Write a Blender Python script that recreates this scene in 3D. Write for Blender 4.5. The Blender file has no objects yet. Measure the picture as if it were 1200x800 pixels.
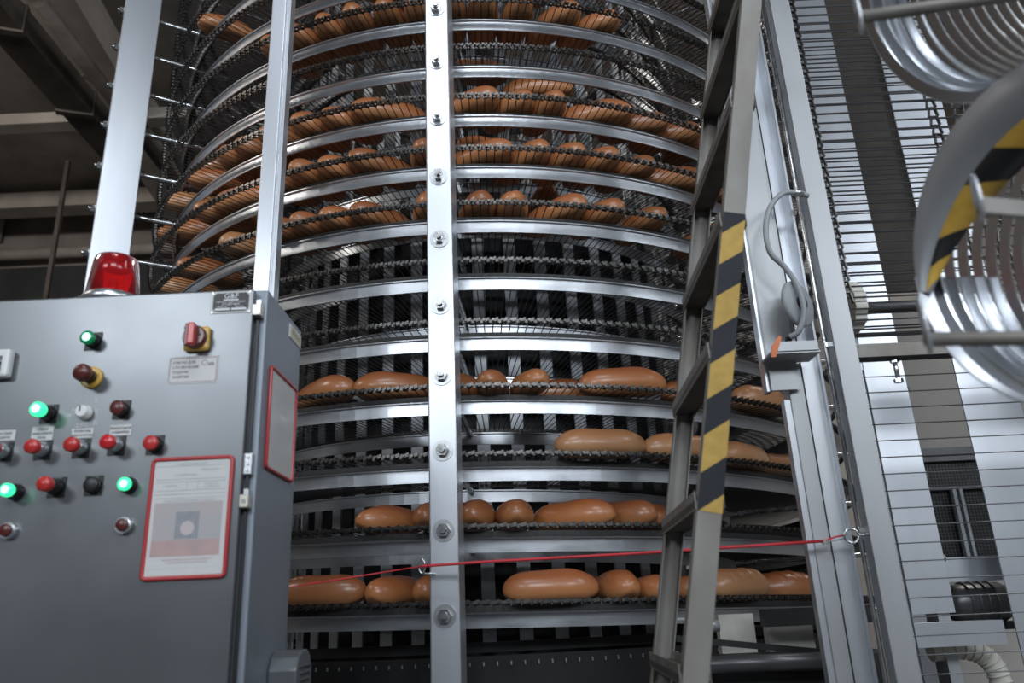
import bpy, math, random
from mathutils import Vector, Matrix

random.seed(7)
SC = bpy.context.scene
COL = SC.collection
PI = math.pi
R_ = math.radians

# ------------------------------------------------------------------ camera
CAMP = Vector((0.0, 0.0, 1.5))
F_PX = 926.0
cam_d = bpy.data.cameras.new('camera')
cam = bpy.data.objects.new('camera', cam_d)
COL.objects.link(cam)
cam_d.sensor_width = 36.0
cam_d.lens = 36.0 * F_PX / 1200.0
cam_d.clip_start = 0.05
cam_d.clip_end = 60
_th, _ro = R_(19.136), R_(2.6)
_fw = Vector((0, math.cos(_th), math.sin(_th)))
_up = Vector((0, -math.sin(_th), math.cos(_th)))
_rt = Vector((1, 0, 0))
# rolled camera axes
_r2 = _rt * math.cos(_ro) - _up * math.sin(_ro)
_u2 = _rt * math.sin(_ro) + _up * math.cos(_ro)
m = Matrix((( _r2.x, _u2.x, -_fw.x, CAMP.x), (_r2.y, _u2.y, -_fw.y, CAMP.y),
            (_r2.z, _u2.z, -_fw.z, CAMP.z), (0, 0, 0, 1)))
cam.matrix_world = m
cam_d.dof.use_dof = True
cam_d.dof.focus_distance = 2.55
cam_d.dof.aperture_fstop = 3.2
SC.camera = cam

# ------------------------------------------------------------------ world, lights, exposure
W = bpy.data.worlds.new('hall_air')
SC.world = W
W.use_nodes = True
W.node_tree.nodes['Background'].inputs[0].default_value = (0.62, 0.72, 0.86, 1)
W.node_tree.nodes['Background'].inputs[1].default_value = 0.045


def area(name, loc, target, sx, sy, power, col=(1, 1, 1)):
    d = bpy.data.lights.new(name, 'AREA')
    d.shape = 'RECTANGLE'
    d.size, d.size_y = sx, sy
    d.energy = power
    d.color = col
    o = bpy.data.objects.new(name, d)
    COL.objects.link(o)
    o.location = loc
    o.rotation_euler = (Vector(target) - Vector(loc)).to_track_quat('-Z', 'Y').to_euler()
    return o


COOL = (0.86, 0.93, 1.0)
area('hall_window_left', (-3.5, -4.8, 4.45), (-0.6, 2.0, 2.2), 2.0, 1.0, 125, COOL)
area('hall_window_middle', (0.8, -4.8, 4.7), (0.2, 2.6, 2.4), 3.0, 1.2, 190, COOL)
area('hall_window_right', (5.0, -4.8, 4.9), (0.6, 2.6, 2.6), 2.6, 1.3, 150, COOL)
area('hall_lamp_row_near', (-0.2, -1.5, 6.2), (0.0, 2.6, 2.2), 2.0, 0.4, 60, COOL)
area('hall_lamp_row_right', (5.5, -0.5, 5.6), (1.6, 2.6, 2.4), 0.6, 3.0, 90, COOL)
area('added_fill_back_right', (3.4, 4.2, 5.8), (2.6, 6.0, 2.5), 1.2, 1.2, 90, (1, 0.95, 0.88))  # unseen fill light added to brighten the background wall at right
area('added_fill_left', (-5.0, 1.5, 5.6), (-3.5, 6.0, 5.5), 1.4, 0.5, 110, (1, 0.93, 0.85))  # unseen warm fill added to lift the ceiling beams at upper left
SC.view_settings.view_transform = 'Standard'
SC.view_settings.look = 'None'
SC.view_settings.gamma = 1.0
SC.view_settings.use_curve_mapping = False
SC.view_settings.exposure = -0.1

# ------------------------------------------------------------------ helpers
def tag(o, label=None, cat=None, group=None, kind=None):
    if label: o['label'] = label
    if cat: o['category'] = cat
    if group: o['group'] = group
    if kind: o['kind'] = kind
    return o


def thing(name, label, cat, loc=(0, 0, 0), group=None, rot=(0, 0, 0)):
    o = bpy.data.objects.new(name, None)
    COL.objects.link(o)
    o.empty_display_size = 0.05
    o.location = loc
    o.rotation_euler = rot
    return tag(o, label, cat, group)


class MB:
    """collects boxes, bars, tubes, prisms into one mesh (world coordinates)"""
    def __init__(self):
        self.v, self.f, self.s, self.mi = [], [], [], []
        self.cur = 0

    def face(self, idx, smooth=False):
        self.f.append(tuple(idx)); self.s.append(smooth); self.mi.append(self.cur)

    def obox(self, c, ax, ay, az, hx, hy, hz):
        c = Vector(c); ax = Vector(ax); ay = Vector(ay); az = Vector(az)
        n = len(self.v)
        for sz in (-1, 1):
            for sx, sy in ((-1, -1), (1, -1), (1, 1), (-1, 1)):
                self.v.append(c + ax * hx * sx + ay * hy * sy + az * hz * sz)
        for q in ((0, 3, 2, 1), (4, 5, 6, 7), (0, 1, 5, 4), (1, 2, 6, 5), (2, 3, 7, 6), (3, 0, 4, 7)):
            self.face([n + i for i in q])
        return self

    def box(self, x0, x1, y0, y1, z0, z1):
        return self.obox(((x0 + x1) / 2, (y0 + y1) / 2, (z0 + z1) / 2), (1, 0, 0), (0, 1, 0), (0, 0, 1),
                         abs(x1 - x0) / 2, abs(y1 - y0) / 2, abs(z1 - z0) / 2)

    def bar(self, a, b, w, h, up=(0, 0, 1)):
        a = Vector(a); b = Vector(b); d = (b - a); L = d.length; d.normalize()
        s = d.cross(Vector(up)).normalized(); u = s.cross(d).normalized()
        return self.obox((a + b) / 2, s, d, u, w / 2, L / 2, h / 2)

    def cyl(self, a, b, r, n=12, r2=None, cap=True):
        a = Vector(a); b = Vector(b); d = (b - a).normalized()
        t = Vector((0, 0, 1)) if abs(d.z) < 0.9 else Vector((1, 0, 0))
        s = d.cross(t).normalized(); u = s.cross(d)
        r2 = r if r2 is None else r2
        k = len(self.v)
        for i in range(n):
            q = 2 * PI * i / n
            self.v.append(a + (s * math.cos(q) + u * math.sin(q)) * r)
        for i in range(n):
            q = 2 * PI * i / n
            self.v.append(b + (s * math.cos(q) + u * math.sin(q)) * r2)
        for i in range(n):
            j = (i + 1) % n
            self.face((k + i, k + j, k + n + j, k + n + i), n > 6)
        if cap:
            self.face([k + i for i in range(n)][::-1]); self.face([k + n + i for i in range(n)])
        return self

    def tube(self, pts, r, n=8, closed=False):
        pts = [Vector(p) for p in pts]
        k = len(self.v); N = len(pts)
        prev = None
        for i, p in enumerate(pts):
            a = pts[i - 1] if (i > 0 or closed) else p
            b = pts[(i + 1) % N] if (i < N - 1 or closed) else p
            d = (b - a).normalized()
            if prev is None:
                t = Vector((0, 0, 1)) if abs(d.z) < 0.9 else Vector((1, 0, 0))
                s = d.cross(t).normalized()
            else:
                s = (prev - d * prev.dot(d)).normalized()
            prev = s; u = d.cross(s)
            for j in range(n):
                q = 2 * PI * j / n
                self.v.append(p + (s * math.cos(q) + u * math.sin(q)) * r)
        for i in range(N if closed else N - 1):
            i2 = (i + 1) % N
            for j in range(n):
                j2 = (j + 1) % n
                self.face((k + i * n + j, k + i * n + j2, k + i2 * n + j2, k + i2 * n + j), True)
        if not closed:
            self.face([k + j for j in range(n)]); self.face([k + (N - 1) * n + j for j in range(n)][::-1])
        return self

    def sweep(self, frames, prof, closed_prof=True, smooth=False):
        """frames: list of (origin, U, V); prof: list of (u, v)"""
        k = len(self.v); n = len(prof)
        for o, U, V in frames:
            for (a, b) in prof:
                self.v.append(o + U * a + V * b)
        for i in range(len(frames) - 1):
            for j in range(n if closed_prof else n - 1):
                j2 = (j + 1) % n
                self.face((k + i * n + j, k + i * n + j2, k + (i + 1) * n + j2, k + (i + 1) * n + j), smooth)
        if closed_prof:
            self.face([k + j for j in range(n)][::-1])
            self.face([k + (len(frames) - 1) * n + j for j in range(n)])
        return self

    def prism(self, poly, o, U, V, N, t):
        """extrude polygon (2D in U,V) along N by t"""
        k = len(self.v); n = len(poly)
        o = Vector(o); U = Vector(U); V = Vector(V); N = Vector(N)
        for s in (0, 1):
            for a, b in poly:
                self.v.append(o + U * a + V * b + N * t * s)
        for j in range(n):
            j2 = (j + 1) % n
            self.face((k + j, k + j2, k + n + j2, k + n + j))
        self.face([k + j for j in range(n)][::-1]); self.face([k + n + j for j in range(n)])
        return self

    def lathe(self, o, axis, prof, n=20):
        """prof: list of (radius, height along axis)"""
        o = Vector(o); d = Vector(axis).normalized()
        t = Vector((0, 0, 1)) if abs(d.z) < 0.9 else Vector((1, 0, 0))
        s = d.cross(t).normalized(); u = s.cross(d)
        k = len(self.v); P = len(prof)
        for r, h in prof:
            for i in range(n):
                q = 2 * PI * i / n
                self.v.append(o + d * h + (s * math.cos(q) + u * math.sin(q)) * max(r, 1e-5))
        for p in range(P - 1):
            flat = abs(prof[p][1] - prof[p + 1][1]) < 1e-6
            for i in range(n):
                j = (i + 1) % n
                self.face((k + p * n + i, k + p * n + j, k + (p + 1) * n + j, k + (p + 1) * n + i), not flat)
        if prof[0][0] > 1e-4: self.face([k + i for i in range(n)][::-1])
        if prof[-1][0] > 1e-4: self.face([k + (P - 1) * n + i for i in range(n)])
        return self

    def mesh(self, name, mats, origin=(0, 0, 0)):
        o = Vector(origin)
        me = bpy.data.meshes.new(name)
        me.from_pydata([tuple(p - o) for p in self.v], [], self.f)
        me.polygons.foreach_set('use_smooth', self.s)
        if not isinstance(mats, (list, tuple)): mats = [mats]
        for mm in mats: me.materials.append(mm)
        if len(mats) > 1: me.polygons.foreach_set('material_index', self.mi)
        me.update()
        return me

    def build(self, name, mats, parent=None, bevel=0, origin=None, label=None, kind=None):
        pw = Vector(parent_world(parent)) if parent else Vector((0, 0, 0))
        if origin is None:
            origin = pw if parent else (sum((Vector(p) for p in self.v), Vector()) / max(1, len(self.v)))
        origin = Vector(origin)
        me = self.mesh(name, mats, origin)
        o = bpy.data.objects.new(name, me)
        COL.objects.link(o)
        if parent:
            o.parent = parent
            o.location = origin - pw
        else:
            o.location = origin
        if bevel:
            b = o.modifiers.new('bevel', 'BEVEL'); b.width = bevel; b.segments = 2; b.limit_method = 'ANGLE'
        if label: o['label'] = label
        if kind: o['kind'] = kind
        return o


def parent_world(o):
    p = Vector((0, 0, 0))
    while o is not None:
        p += o.location
        o = o.parent
    return p


def inst(name, me, parent, loc=(0, 0, 0), rot=(0, 0, 0), kind=None, label=None):
    o = bpy.data.objects.new(name, me)
    COL.objects.link(o)
    o.parent = parent
    o.location = loc
    o.rotation_euler = rot
    if kind: o['kind'] = kind
    if label: o['label'] = label
    return o


_font_cache = {}


def text(body, size, c, parent, mat, name='lettering', U=(1, 0, 0), V=(0, 0, 1), N=(0, -1, 0), align='CENTER', off=0.0004, sx=1.0, extr=0.0001):
    cu = bpy.data.curves.new('txt', 'FONT')
    cu.body = body; cu.size = size; cu.align_x = align; cu.align_y = 'CENTER'; cu.extrude = extr
    cu.resolution_u = 2
    t = bpy.data.objects.new('txt', cu)
    COL.objects.link(t)
    dg = bpy.context.evaluated_depsgraph_get()
    me = bpy.data.meshes.new_from_object(t.evaluated_get(dg))
    bpy.data.objects.remove(t)
    U = Vector(U); V = Vector(V); N = Vector(N); c = Vector(c)
    pw = Vector(parent_world(parent))
    for v in me.vertices:
        p = v.co
        v.co = c + U * p.x * sx + V * p.y + N * (off + p.z) - pw
    me.materials.clear(); me.materials.append(mat)
    o = bpy.data.objects.new(name, me)
    COL.objects.link(o); o.parent = parent
    return o


# ------------------------------------------------------------------ materials
def new_mat(name):
    m = bpy.data.materials.new(name); m.use_nodes = True
    return m, m.node_tree, m.node_tree.nodes['Principled BSDF']


def N_(nt, t, **kw):
    n = nt.nodes.new(t)
    for k, v in kw.items(): setattr(n, k, v)
    return n


def simple(name, col, rough=0.5, metal=0.0, noise=0.0, nscale=20, bump=0.0, coat=0.0, stretch=None, rvar=0.0, emit=None, estr=0, dirt=None):
    m, nt, b = new_mat(name)
    b.inputs['Base Color'].default_value = (*col, 1)
    b.inputs['Roughness'].default_value = rough
    b.inputs['Metallic'].default_value = metal
    b.inputs['Coat Weight'].default_value = coat
    b.inputs['Coat Roughness'].default_value = 0.2
    if emit:
        b.inputs['Emission Color'].default_value = (*emit, 1); b.inputs['Emission Strength'].default_value = estr
    if noise or bump or rvar:
        tc = N_(nt, 'ShaderNodeTexCoord'); mp = N_(nt, 'ShaderNodeMapping')
        if stretch: mp.inputs['Scale'].default_value = stretch
        nt.links.new(tc.outputs['Object'], mp.inputs[0])
        nz = N_(nt, 'ShaderNodeTexNoise'); nz.inputs['Scale'].default_value = nscale; nz.inputs['Detail'].default_value = 6
        nt.links.new(mp.outputs[0], nz.inputs[0])
        if noise:
            mx = N_(nt, 'ShaderNodeMix', data_type='RGBA')
            d = dirt or tuple(c * (1 - noise) for c in col)
            mx.inputs['A'].default_value = (*d, 1)
            mx.inputs['B'].default_value = (*[min(1, c * (1 + noise * 0.6)) for c in col], 1)
            cr = N_(nt, 'ShaderNodeValToRGB'); cr.color_ramp.elements[0].position = 0.35; cr.color_ramp.elements[1].position = 0.65
            nt.links.new(nz.outputs[0], cr.inputs[0]); nt.links.new(cr.outputs[0], mx.inputs['Factor'])
            nt.links.new(mx.outputs['Result'], b.inputs['Base Color'])
        if rvar:
            mr = N_(nt, 'ShaderNodeMapRange'); mr.inputs[1].default_value = 0.3; mr.inputs[2].default_value = 0.7
            mr.inputs[3].default_value = max(0.05, rough - rvar); mr.inputs[4].default_value = rough + rvar
            nt.links.new(nz.outputs[0], mr.inputs[0]); nt.links.new(mr.outputs[0], b.inputs['Roughness'])
        if bump:
            bp = N_(nt, 'ShaderNodeBump'); bp.inputs['Strength'].default_value = bump; bp.inputs['Distance'].default_value = 0.002
            nt.links.new(nz.outputs[0], bp.inputs['Height']); nt.links.new(bp.outputs[0], b.inputs['Normal'])
    return m


M = {}
M['alu'] = simple('brushed_aluminium', (0.52, 0.54, 0.57), 0.38, 0.7, 0.07, 9, stretch=(1, 1, 0.15))
M['channel'] = simple('dull_channel_aluminium', (0.40, 0.41, 0.425), 0.45, 0.55, 0.06, 6, stretch=(1, 1, 0.2))
M['rail'] = simple('rail_aluminium', (0.56, 0.585, 0.62), 0.33, 0.88, 0.16, 5, stretch=(1, 1, 4), rvar=0.05)
M['post'] = simple('post_aluminium', (0.68, 0.71, 0.76), 0.34, 0.8, 0.05, 5, stretch=(2, 2, 0.3))
M['cage'] = simple('cage_bar_steel', (0.50, 0.52, 0.55), 0.5, 0.5, 0.15, 8)
M['steel'] = simple('stainless_steel', (0.62, 0.63, 0.64), 0.25, 1.0, 0.1, 30, rvar=0.06)
M['polish'] = simple('polished_stainless', (0.70, 0.71, 0.73), 0.17, 1.0)
M['rod'] = simple('belt_rod_steel', (0.16, 0.16, 0.165), 0.38, 0.9)
M['chain'] = simple('oily_chain_steel', (0.11, 0.105, 0.10), 0.36, 0.9, 0.4, 60)
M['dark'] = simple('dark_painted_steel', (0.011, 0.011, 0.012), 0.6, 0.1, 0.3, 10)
M['black'] = simple('black_plastic', (0.012, 0.012, 0.013), 0.4)
M['wear'] = simple('dark_wear_strip', (0.03, 0.03, 0.03), 0.55)
M['cab'] = simple('grey_cabinet_enamel', (0.185, 0.195, 0.207), 0.30, 0.55, 0.06, 3, 0.03, rvar=0.05)
M['cabside'] = simple('grey_cabinet_side_enamel', (0.235, 0.265, 0.31), 0.45, 0.35, 0.08, 3)
M['white'] = simple('white_plastic', (0.72, 0.73, 0.74), 0.4)
M['nylon'] = simple('off_white_nylon', (0.62, 0.60, 0.54), 0.5, 0, 0.15, 12)
M['paper'] = simple('paper_white', (0.72, 0.72, 0.70), 0.6)
M['plate'] = simple('engraved_label_white', (0.62, 0.62, 0.62), 0.5)
M['ink'] = simple('ink_dark', (0.05, 0.05, 0.06), 0.6)
M['greytext'] = simple('grey_print', (0.30, 0.31, 0.33), 0.6)
M['white_ink'] = simple('white_print', (0.75, 0.76, 0.78), 0.5)
M['red'] = simple('red_plastic', (0.50, 0.030, 0.028), 0.35, coat=0.3)
M['redframe'] = simple('red_frame_plastic', (0.45, 0.035, 0.04), 0.35, coat=0.3)
M['redcap'] = simple('red_lamp_cap', (0.55, 0.02, 0.03), 0.25, coat=0.4)
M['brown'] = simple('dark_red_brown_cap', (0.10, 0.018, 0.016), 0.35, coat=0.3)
M['yellow'] = simple('yellow_plastic', (0.62, 0.38, 0.07), 0.4, coat=0.2)
M['green_on'] = simple('green_lamp_lit', (0.02, 0.45, 0.2), 0.25, emit=(0.05, 1.0, 0.42), estr=1.3)
M['green_core'] = simple('green_lamp_core', (0.2, 0.9, 0.5), 0.25, emit=(0.45, 1.0, 0.75), estr=2.2)
M['green_dim'] = simple('green_lamp_dim', (0.005, 0.16, 0.06), 0.25, emit=(0.0, 0.6, 0.2), estr=0.12)
M['silver'] = simple('silver_ring', (0.6, 0.62, 0.64), 0.3, 0.9)
M['brass'] = simple('pale_zinc_hinge', (0.60, 0.58, 0.50), 0.35, 0.7)
M['ladder'] = simple('worn_ladder_aluminium', (0.24, 0.23, 0.215), 0.55, 0.35, 0.16, 12, 0.08, stretch=(1, 1, 0.5), dirt=(0.20, 0.18, 0.16))
M['tread'] = simple('dark_ladder_tread', (0.085, 0.075, 0.065), 0.6, 0.2, 0.3, 20)
M['rope'] = simple('red_cord', (0.60, 0.035, 0.05), 0.5, bump=0.3, nscale=300)
M['cable'] = simple('grey_cable_sheath', (0.33, 0.35, 0.37), 0.5)
M['orange'] = simple('orange_tape', (0.75, 0.20, 0.07), 0.5)
M['concrete'] = simple('stained_concrete', (0.23, 0.20, 0.175), 0.85, 0, 0.25, 2.5, 0.2)
M['beam'] = simple('painted_concrete_beam', (0.36, 0.32, 0.28), 0.8, 0, 0.18, 3, 0.15)
M['backwall'] = simple('beige_plaster_wall', (0.40, 0.37, 0.34), 0.85, 0, 0.12, 1.5, 0.1)
M['darkwall'] = simple('dark_hall_wall', (0.035, 0.034, 0.034), 0.8, 0, 0.3, 2)
M['floor'] = simple('worn_concrete_floor', (0.16, 0.155, 0.15), 0.6, 0, 0.25, 4, 0.1)
M['duct'] = simple('dark_duct', (0.075, 0.062, 0.052), 0.6, 0.1, 0.3, 5)
M['photo'] = simple('document_photo_print', (0.36, 0.25, 0.235), 0.4, 0, 0.35, 18, dirt=(0.33, 0.31, 0.31))
M['photored'] = simple('document_photo_red', (0.48, 0.17, 0.14), 0.4, 0, 0.2, 30)
M['photoblue'] = simple('document_photo_blue', (0.05, 0.07, 0.13), 0.4, 0, 0.8, 120, dirt=(0.012, 0.012, 0.02))
M['pink'] = simple('pale_pink_print', (0.58, 0.46, 0.45), 0.5)
M['cream'] = simple('cream_label', (0.62, 0.60, 0.42), 0.5)
M['motor'] = simple('grey_motor_paint', (0.12, 0.12, 0.125), 0.35, 0.5, 0.2, 10)

# red beacon lens
m, nt, b = new_mat('red_beacon_lens')
b.inputs['Base Color'].default_value = (0.60, 0.035, 0.045, 1)
b.inputs['Roughness'].default_value = 0.12
b.inputs['Transmission Weight'].default_value = 0.75
b.inputs['IOR'].default_value = 1.3
M['lens'] = m
M['bulb'] = simple('lit_red_reflector', (0.9, 0.1, 0.05), 0.2, 0.3, emit=(1.0, 0.12, 0.05), estr=0.5)
m, nt, b = new_mat('clear_sleeve')
b.inputs['Base Color'].default_value = (0.8, 0.82, 0.84, 1)
b.inputs['Roughness'].default_value = 0.12
b.inputs['Alpha'].default_value = 0.22
b.inputs['Coat Weight'].default_value = 0.6
M['sleeve'] = m


# hazard stripes: a function of object coordinates
def hazard(name, direction, period, col2=(0.62, 0.40, 0.10), phase=0.0, duty=0.5):
    m, nt, b = new_mat(name)
    tc = N_(nt, 'ShaderNodeTexCoord')
    dp = N_(nt, 'ShaderNodeVectorMath', operation='DOT_PRODUCT'); dp.inputs[1].default_value = [c / period for c in direction]
    nt.links.new(tc.outputs['Object'], dp.inputs[0])
    ad = N_(nt, 'ShaderNodeMath', operation='ADD'); ad.inputs[1].default_value = phase + 50
    nt.links.new(dp.outputs['Value'], ad.inputs[0])
    fr = N_(nt, 'ShaderNodeMath', operation='FRACT'); nt.links.new(ad.outputs[0], fr.inputs[0])
    gt = N_(nt, 'ShaderNodeMath', operation='GREATER_THAN'); gt.inputs[1].default_value = duty; nt.links.new(fr.outputs[0], gt.inputs[0])
    nz = N_(nt, 'ShaderNodeTexNoise'); nz.inputs['Scale'].default_value = 60; nt.links.new(tc.outputs['Object'], nz.inputs[0])
    mx = N_(nt, 'ShaderNodeMix', data_type='RGBA')
    mx.inputs['A'].default_value = (0.022, 0.026, 0.034, 1); mx.inputs['B'].default_value = (*col2, 1)
    nt.links.new(gt.outputs[0], mx.inputs['Factor'])
    m2 = N_(nt, 'ShaderNodeMix', data_type='RGBA', blend_type='MULTIPLY'); m2.inputs['Factor'].default_value = 0.35
    nt.links.new(mx.outputs['Result'], m2.inputs['A']); nt.links.new(nz.outputs['Fac'], m2.inputs['B'])
    nt.links.new(m2.outputs['Result'], b.inputs['Base Color'])
    b.inputs['Roughness'].default_value = 0.62
    b.inputs['Specular IOR Level'].default_value = 0.3
    return m


# bread crust
def crust(name, top, side, under):
    m, nt, b = new_mat(name)
    tc = N_(nt, 'ShaderNodeTexCoord'); sp = N_(nt, 'ShaderNodeSeparateXYZ'); nt.links.new(tc.outputs['Object'], sp.inputs[0])
    oi = N_(nt, 'ShaderNodeObjectInfo')
    nz = N_(nt, 'ShaderNodeTexNoise'); nz.inputs['Scale'].default_value = 26; nz.inputs['Detail'].default_value = 5
    nt.links.new(tc.outputs['Object'], nz.inputs[0])
    ma = N_(nt, 'ShaderNodeMath', operation='MULTIPLY_ADD'); ma.inputs[1].default_value = 0.022; nt.links.new(nz.outputs['Fac'], ma.inputs[0]); nt.links.new(sp.outputs['Z'], ma.inputs[2])
    mr = N_(nt, 'ShaderNodeMapRange'); mr.inputs[1].default_value = 0.008; mr.inputs[2].default_value = 0.088; nt.links.new(ma.outputs[0], mr.inputs[0])
    cr = N_(nt, 'ShaderNodeValToRGB'); e = cr.color_ramp.elements
    e[0].position = 0.0; e[0].color = (*under, 1); e[1].position = 1.0; e[1].color = (*top, 1)
    x = e.new(0.35); x.color = (*side, 1); x = e.new(0.72); x.color = (*[(a * 0.6 + c * 0.4) for a, c in zip(top, side)], 1)
    nt.links.new(mr.outputs[0], cr.inputs[0])
    hs = N_(nt, 'ShaderNodeHueSaturation')
    mv = N_(nt, 'ShaderNodeMapRange'); mv.inputs[3].default_value = 0.78; mv.inputs[4].default_value = 1.22
    nt.links.new(oi.outputs['Random'], mv.inputs[0]); nt.links.new(mv.outputs[0], hs.inputs['Value'])
    nt.links.new(cr.outputs[0], hs.inputs['Color']); nt.links.new(hs.outputs[0], b.inputs['Base Color'])
    n2 = N_(nt, 'ShaderNodeTexNoise'); n2.inputs['Scale'].default_value = 90; n2.inputs['Detail'].default_value = 4
    nt.links.new(tc.outputs['Object'], n2.inputs[0])
    bp = N_(nt, 'ShaderNodeBump'); bp.inputs['Strength'].default_value = 0.25; bp.inputs['Distance'].default_value = 0.002
    nt.links.new(n2.outputs['Fac'], bp.inputs['Height']); nt.links.new(bp.outputs[0], b.inputs['Normal'])
    b.inputs['Roughness'].default_value = 0.42
    b.inputs['Coat Weight'].default_value = 0.5; b.inputs['Coat Roughness'].default_value = 0.22
    b.inputs['Subsurface Weight'].default_value = 0.0
    return m


M['crust'] = crust('glossy_golden_crust', (0.33, 0.10, 0.032), (0.46, 0.185, 0.07), (0.52, 0.25, 0.11))
M['crust2'] = crust('pale_crust', (0.45, 0.19, 0.075), (0.55, 0.28, 0.13), (0.56, 0.31, 0.15))

# ------------------------------------------------------------------ geometry of the spiral
CX, CY = -0.134, 4.202
RB = 1.766            # outer edge of the belt
RI = 1.10             # inner edge of the belt
PITCH = 0.2215
HEL = -PITCH / (2 * PI)
Z11 = 1.5405
TIERS = list(range(-4, 12))


def zt(k, phi=0.0):
    return Z11 + (11 - k) * PITCH + HEL * phi


def pol(r, phi, z):
    return Vector((CX + r * math.sin(phi), CY - r * math.cos(phi), z))


# ------------------------------------------------------------------ setting
def structure(mb, name, mat, bevel=0):
    o = mb.build(name, mat, bevel=bevel); o['kind'] = 'structure'; return o


structure(MB().box(-8, 8, -5, 9.2, -0.1, 0), 'floor', M['floor'])
ceil = structure(MB().box(-8, 8, 1.9, 9.2, 6.6, 6.75), 'ceiling', M['concrete'])
structure(MB().box(0.6, 8, 9.0, 9.2, 0, 6.6), 'wall_back', M['backwall'])
structure(MB().box(-8, 0.6, 9.0, 9.2, 0, 5.9), 'wall_back_left', M['darkwall'])
structure(MB().box(-8, 0.6, 9.0, 9.2, 5.9, 6.6), 'trim_1', M['concrete'])
structure(MB().box(-8.1, -8, -5, 9.2, 0, 6.6), 'wall_left', M['concrete'])
structure(MB().box(8, 8.1, -5, 9.2, 0, 6.6), 'wall_right', M['backwall'])
# ceiling beams (concrete), parts of the ceiling
for (a, b_, w, h) in (((-3.35, 3.2, 6.42), (-3.95, 8.9, 6.42), 0.42, 0.36), ((-6.1, 3.2, 6.42), (-6.6, 8.9, 6.42), 0.42, 0.36),
                      ((-7.9, 8.3, 6.38), (1.5, 8.3, 6.38), 0.25, 0.2), ((-7.9, 6.6, 6.3), (0.2, 6.6, 6.3), 0.16, 0.12),
                      ((3.0, 2.0, 6.4), (3.2, 8.9, 6.4), 0.4, 0.4)):
    MB().bar(a, b_, w, h).build('beam', M['beam'], ceil)
dt = thing('air_duct', 'dark square air duct running diagonally under the hall ceiling at upper left', 'duct', (-4.4, 3.2, 6.0))
MB().bar((-3.71, 3.2, 5.95), (-3.75, 6.7, 5.95), 0.26, 0.22).build('duct_body', M['duct'], dt)
for t_ in (0.15, 0.45, 0.75):
    p_ = Vector((-3.71, 3.2, 5.95)).lerp(Vector((-3.75, 6.7, 5.95)), t_)
    MB().bar(p_, p_ + Vector((-0.02, 0.06, 0)), 0.30, 0.26).build('joint_flange', M['duct'], dt)
    MB().box(p_.x - 0.01, p_.x + 0.01, p_.y + 0.02, p_.y + 0.04, 6.08, 6.6).build('hanger', M['duct'], dt)
dp_ = thing('ceiling_pipe', 'long pale horizontal pipe above the dark back wall at left', 'pipe', (-4.0, 8.8, 5.98))
MB().cyl((-7.9, 8.8, 5.98), (0.5, 8.8, 5.98), 0.07, 14).build('pipe_run', M['beam'], dp_)
for x_ in (-6.5, -4.3, -2.0): MB().cyl((x_, 8.8, 5.98), (x_ + 0.03, 8.8, 5.98), 0.09, 14).build('pipe_collar', M['duct'], dp_)
dp2 = thing('slanting_pipe', 'grey pipe slanting below the dark duct at upper left', 'pipe', (-4.2, 5.0, 5.6))
MB().cyl((-3.35, 4.6, 5.9), (-3.42, 7.6, 5.9), 0.06, 12).build('pipe_run', M['duct'], dp2)
MB().cyl((-3.38, 6.0, 5.9), (-3.38, 6.06, 5.9), 0.08, 12).build('pipe_collar', M['duct'], dp2)
rl = thing('low_pipe', 'thin grey horizontal pipe in the dark behind the red beacon', 'pipe', (-3.0, 7.0, 4.6))
MB().cyl((-6.5, 7.2, 4.62), (0.2, 7.2, 4.62), 0.03, 10).build('pipe_run', M['beam'], rl)
for x_ in (-4.6, -3.0): MB().box(x_ - 0.02, x_ + 0.02, 7.18, 7.22, 4.64, 6.24).build('hanger', M['duct'], rl)

# ------------------------------------------------------------------ spiral cooler frame
sc = thing('spiral_cooler_frame', 'tall aluminium frame of the spiral bread cooler with bolted posts and curved rails', 'conveyor frame', (CX, CY, 0))
prof_rail = [(-0.003, -0.072), (0.003, -0.072), (0.003, -0.034), (0.010, -0.031), (0.010, -0.027), (-0.003, -0.027)]


def helix_mesh(name, mat, r, prof, n=180, smooth=True):
    fr = []
    for i in range(n + 1):
        phi = -PI + 2 * PI * i / n
        U = Vector((math.sin(phi), -math.cos(phi), 0)); V = Vector((0, 0, 1))
        fr.append((Vector((r * math.sin(phi), -r * math.cos(phi), HEL * phi)), U, V))
    mb = MB(); mb.sweep(fr, prof, True, False)
    return mb.mesh(name, mat)


me_rail = helix_mesh('outer_rail', M['rail'], RB - 0.10, prof_rail)
me_wear = helix_mesh('wear_strip', M['wear'], RB - 0.115, [(-0.008, -0.030), (0.008, -0.030), (0.008, -0.006), (-0.008, -0.006)], 120)
me_irail = helix_mesh('inner_rail', M['rail'], RI + 0.08, prof_rail, 120)
for k in TIERS:
    z = zt(k)
    inst('outer_rail', me_rail, sc, (0, 0, z))
    inst('wear_strip', me_wear, sc, (0, 0, z))
    inst('inner_rail', me_irail, sc, (0, 0, z))


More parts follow.
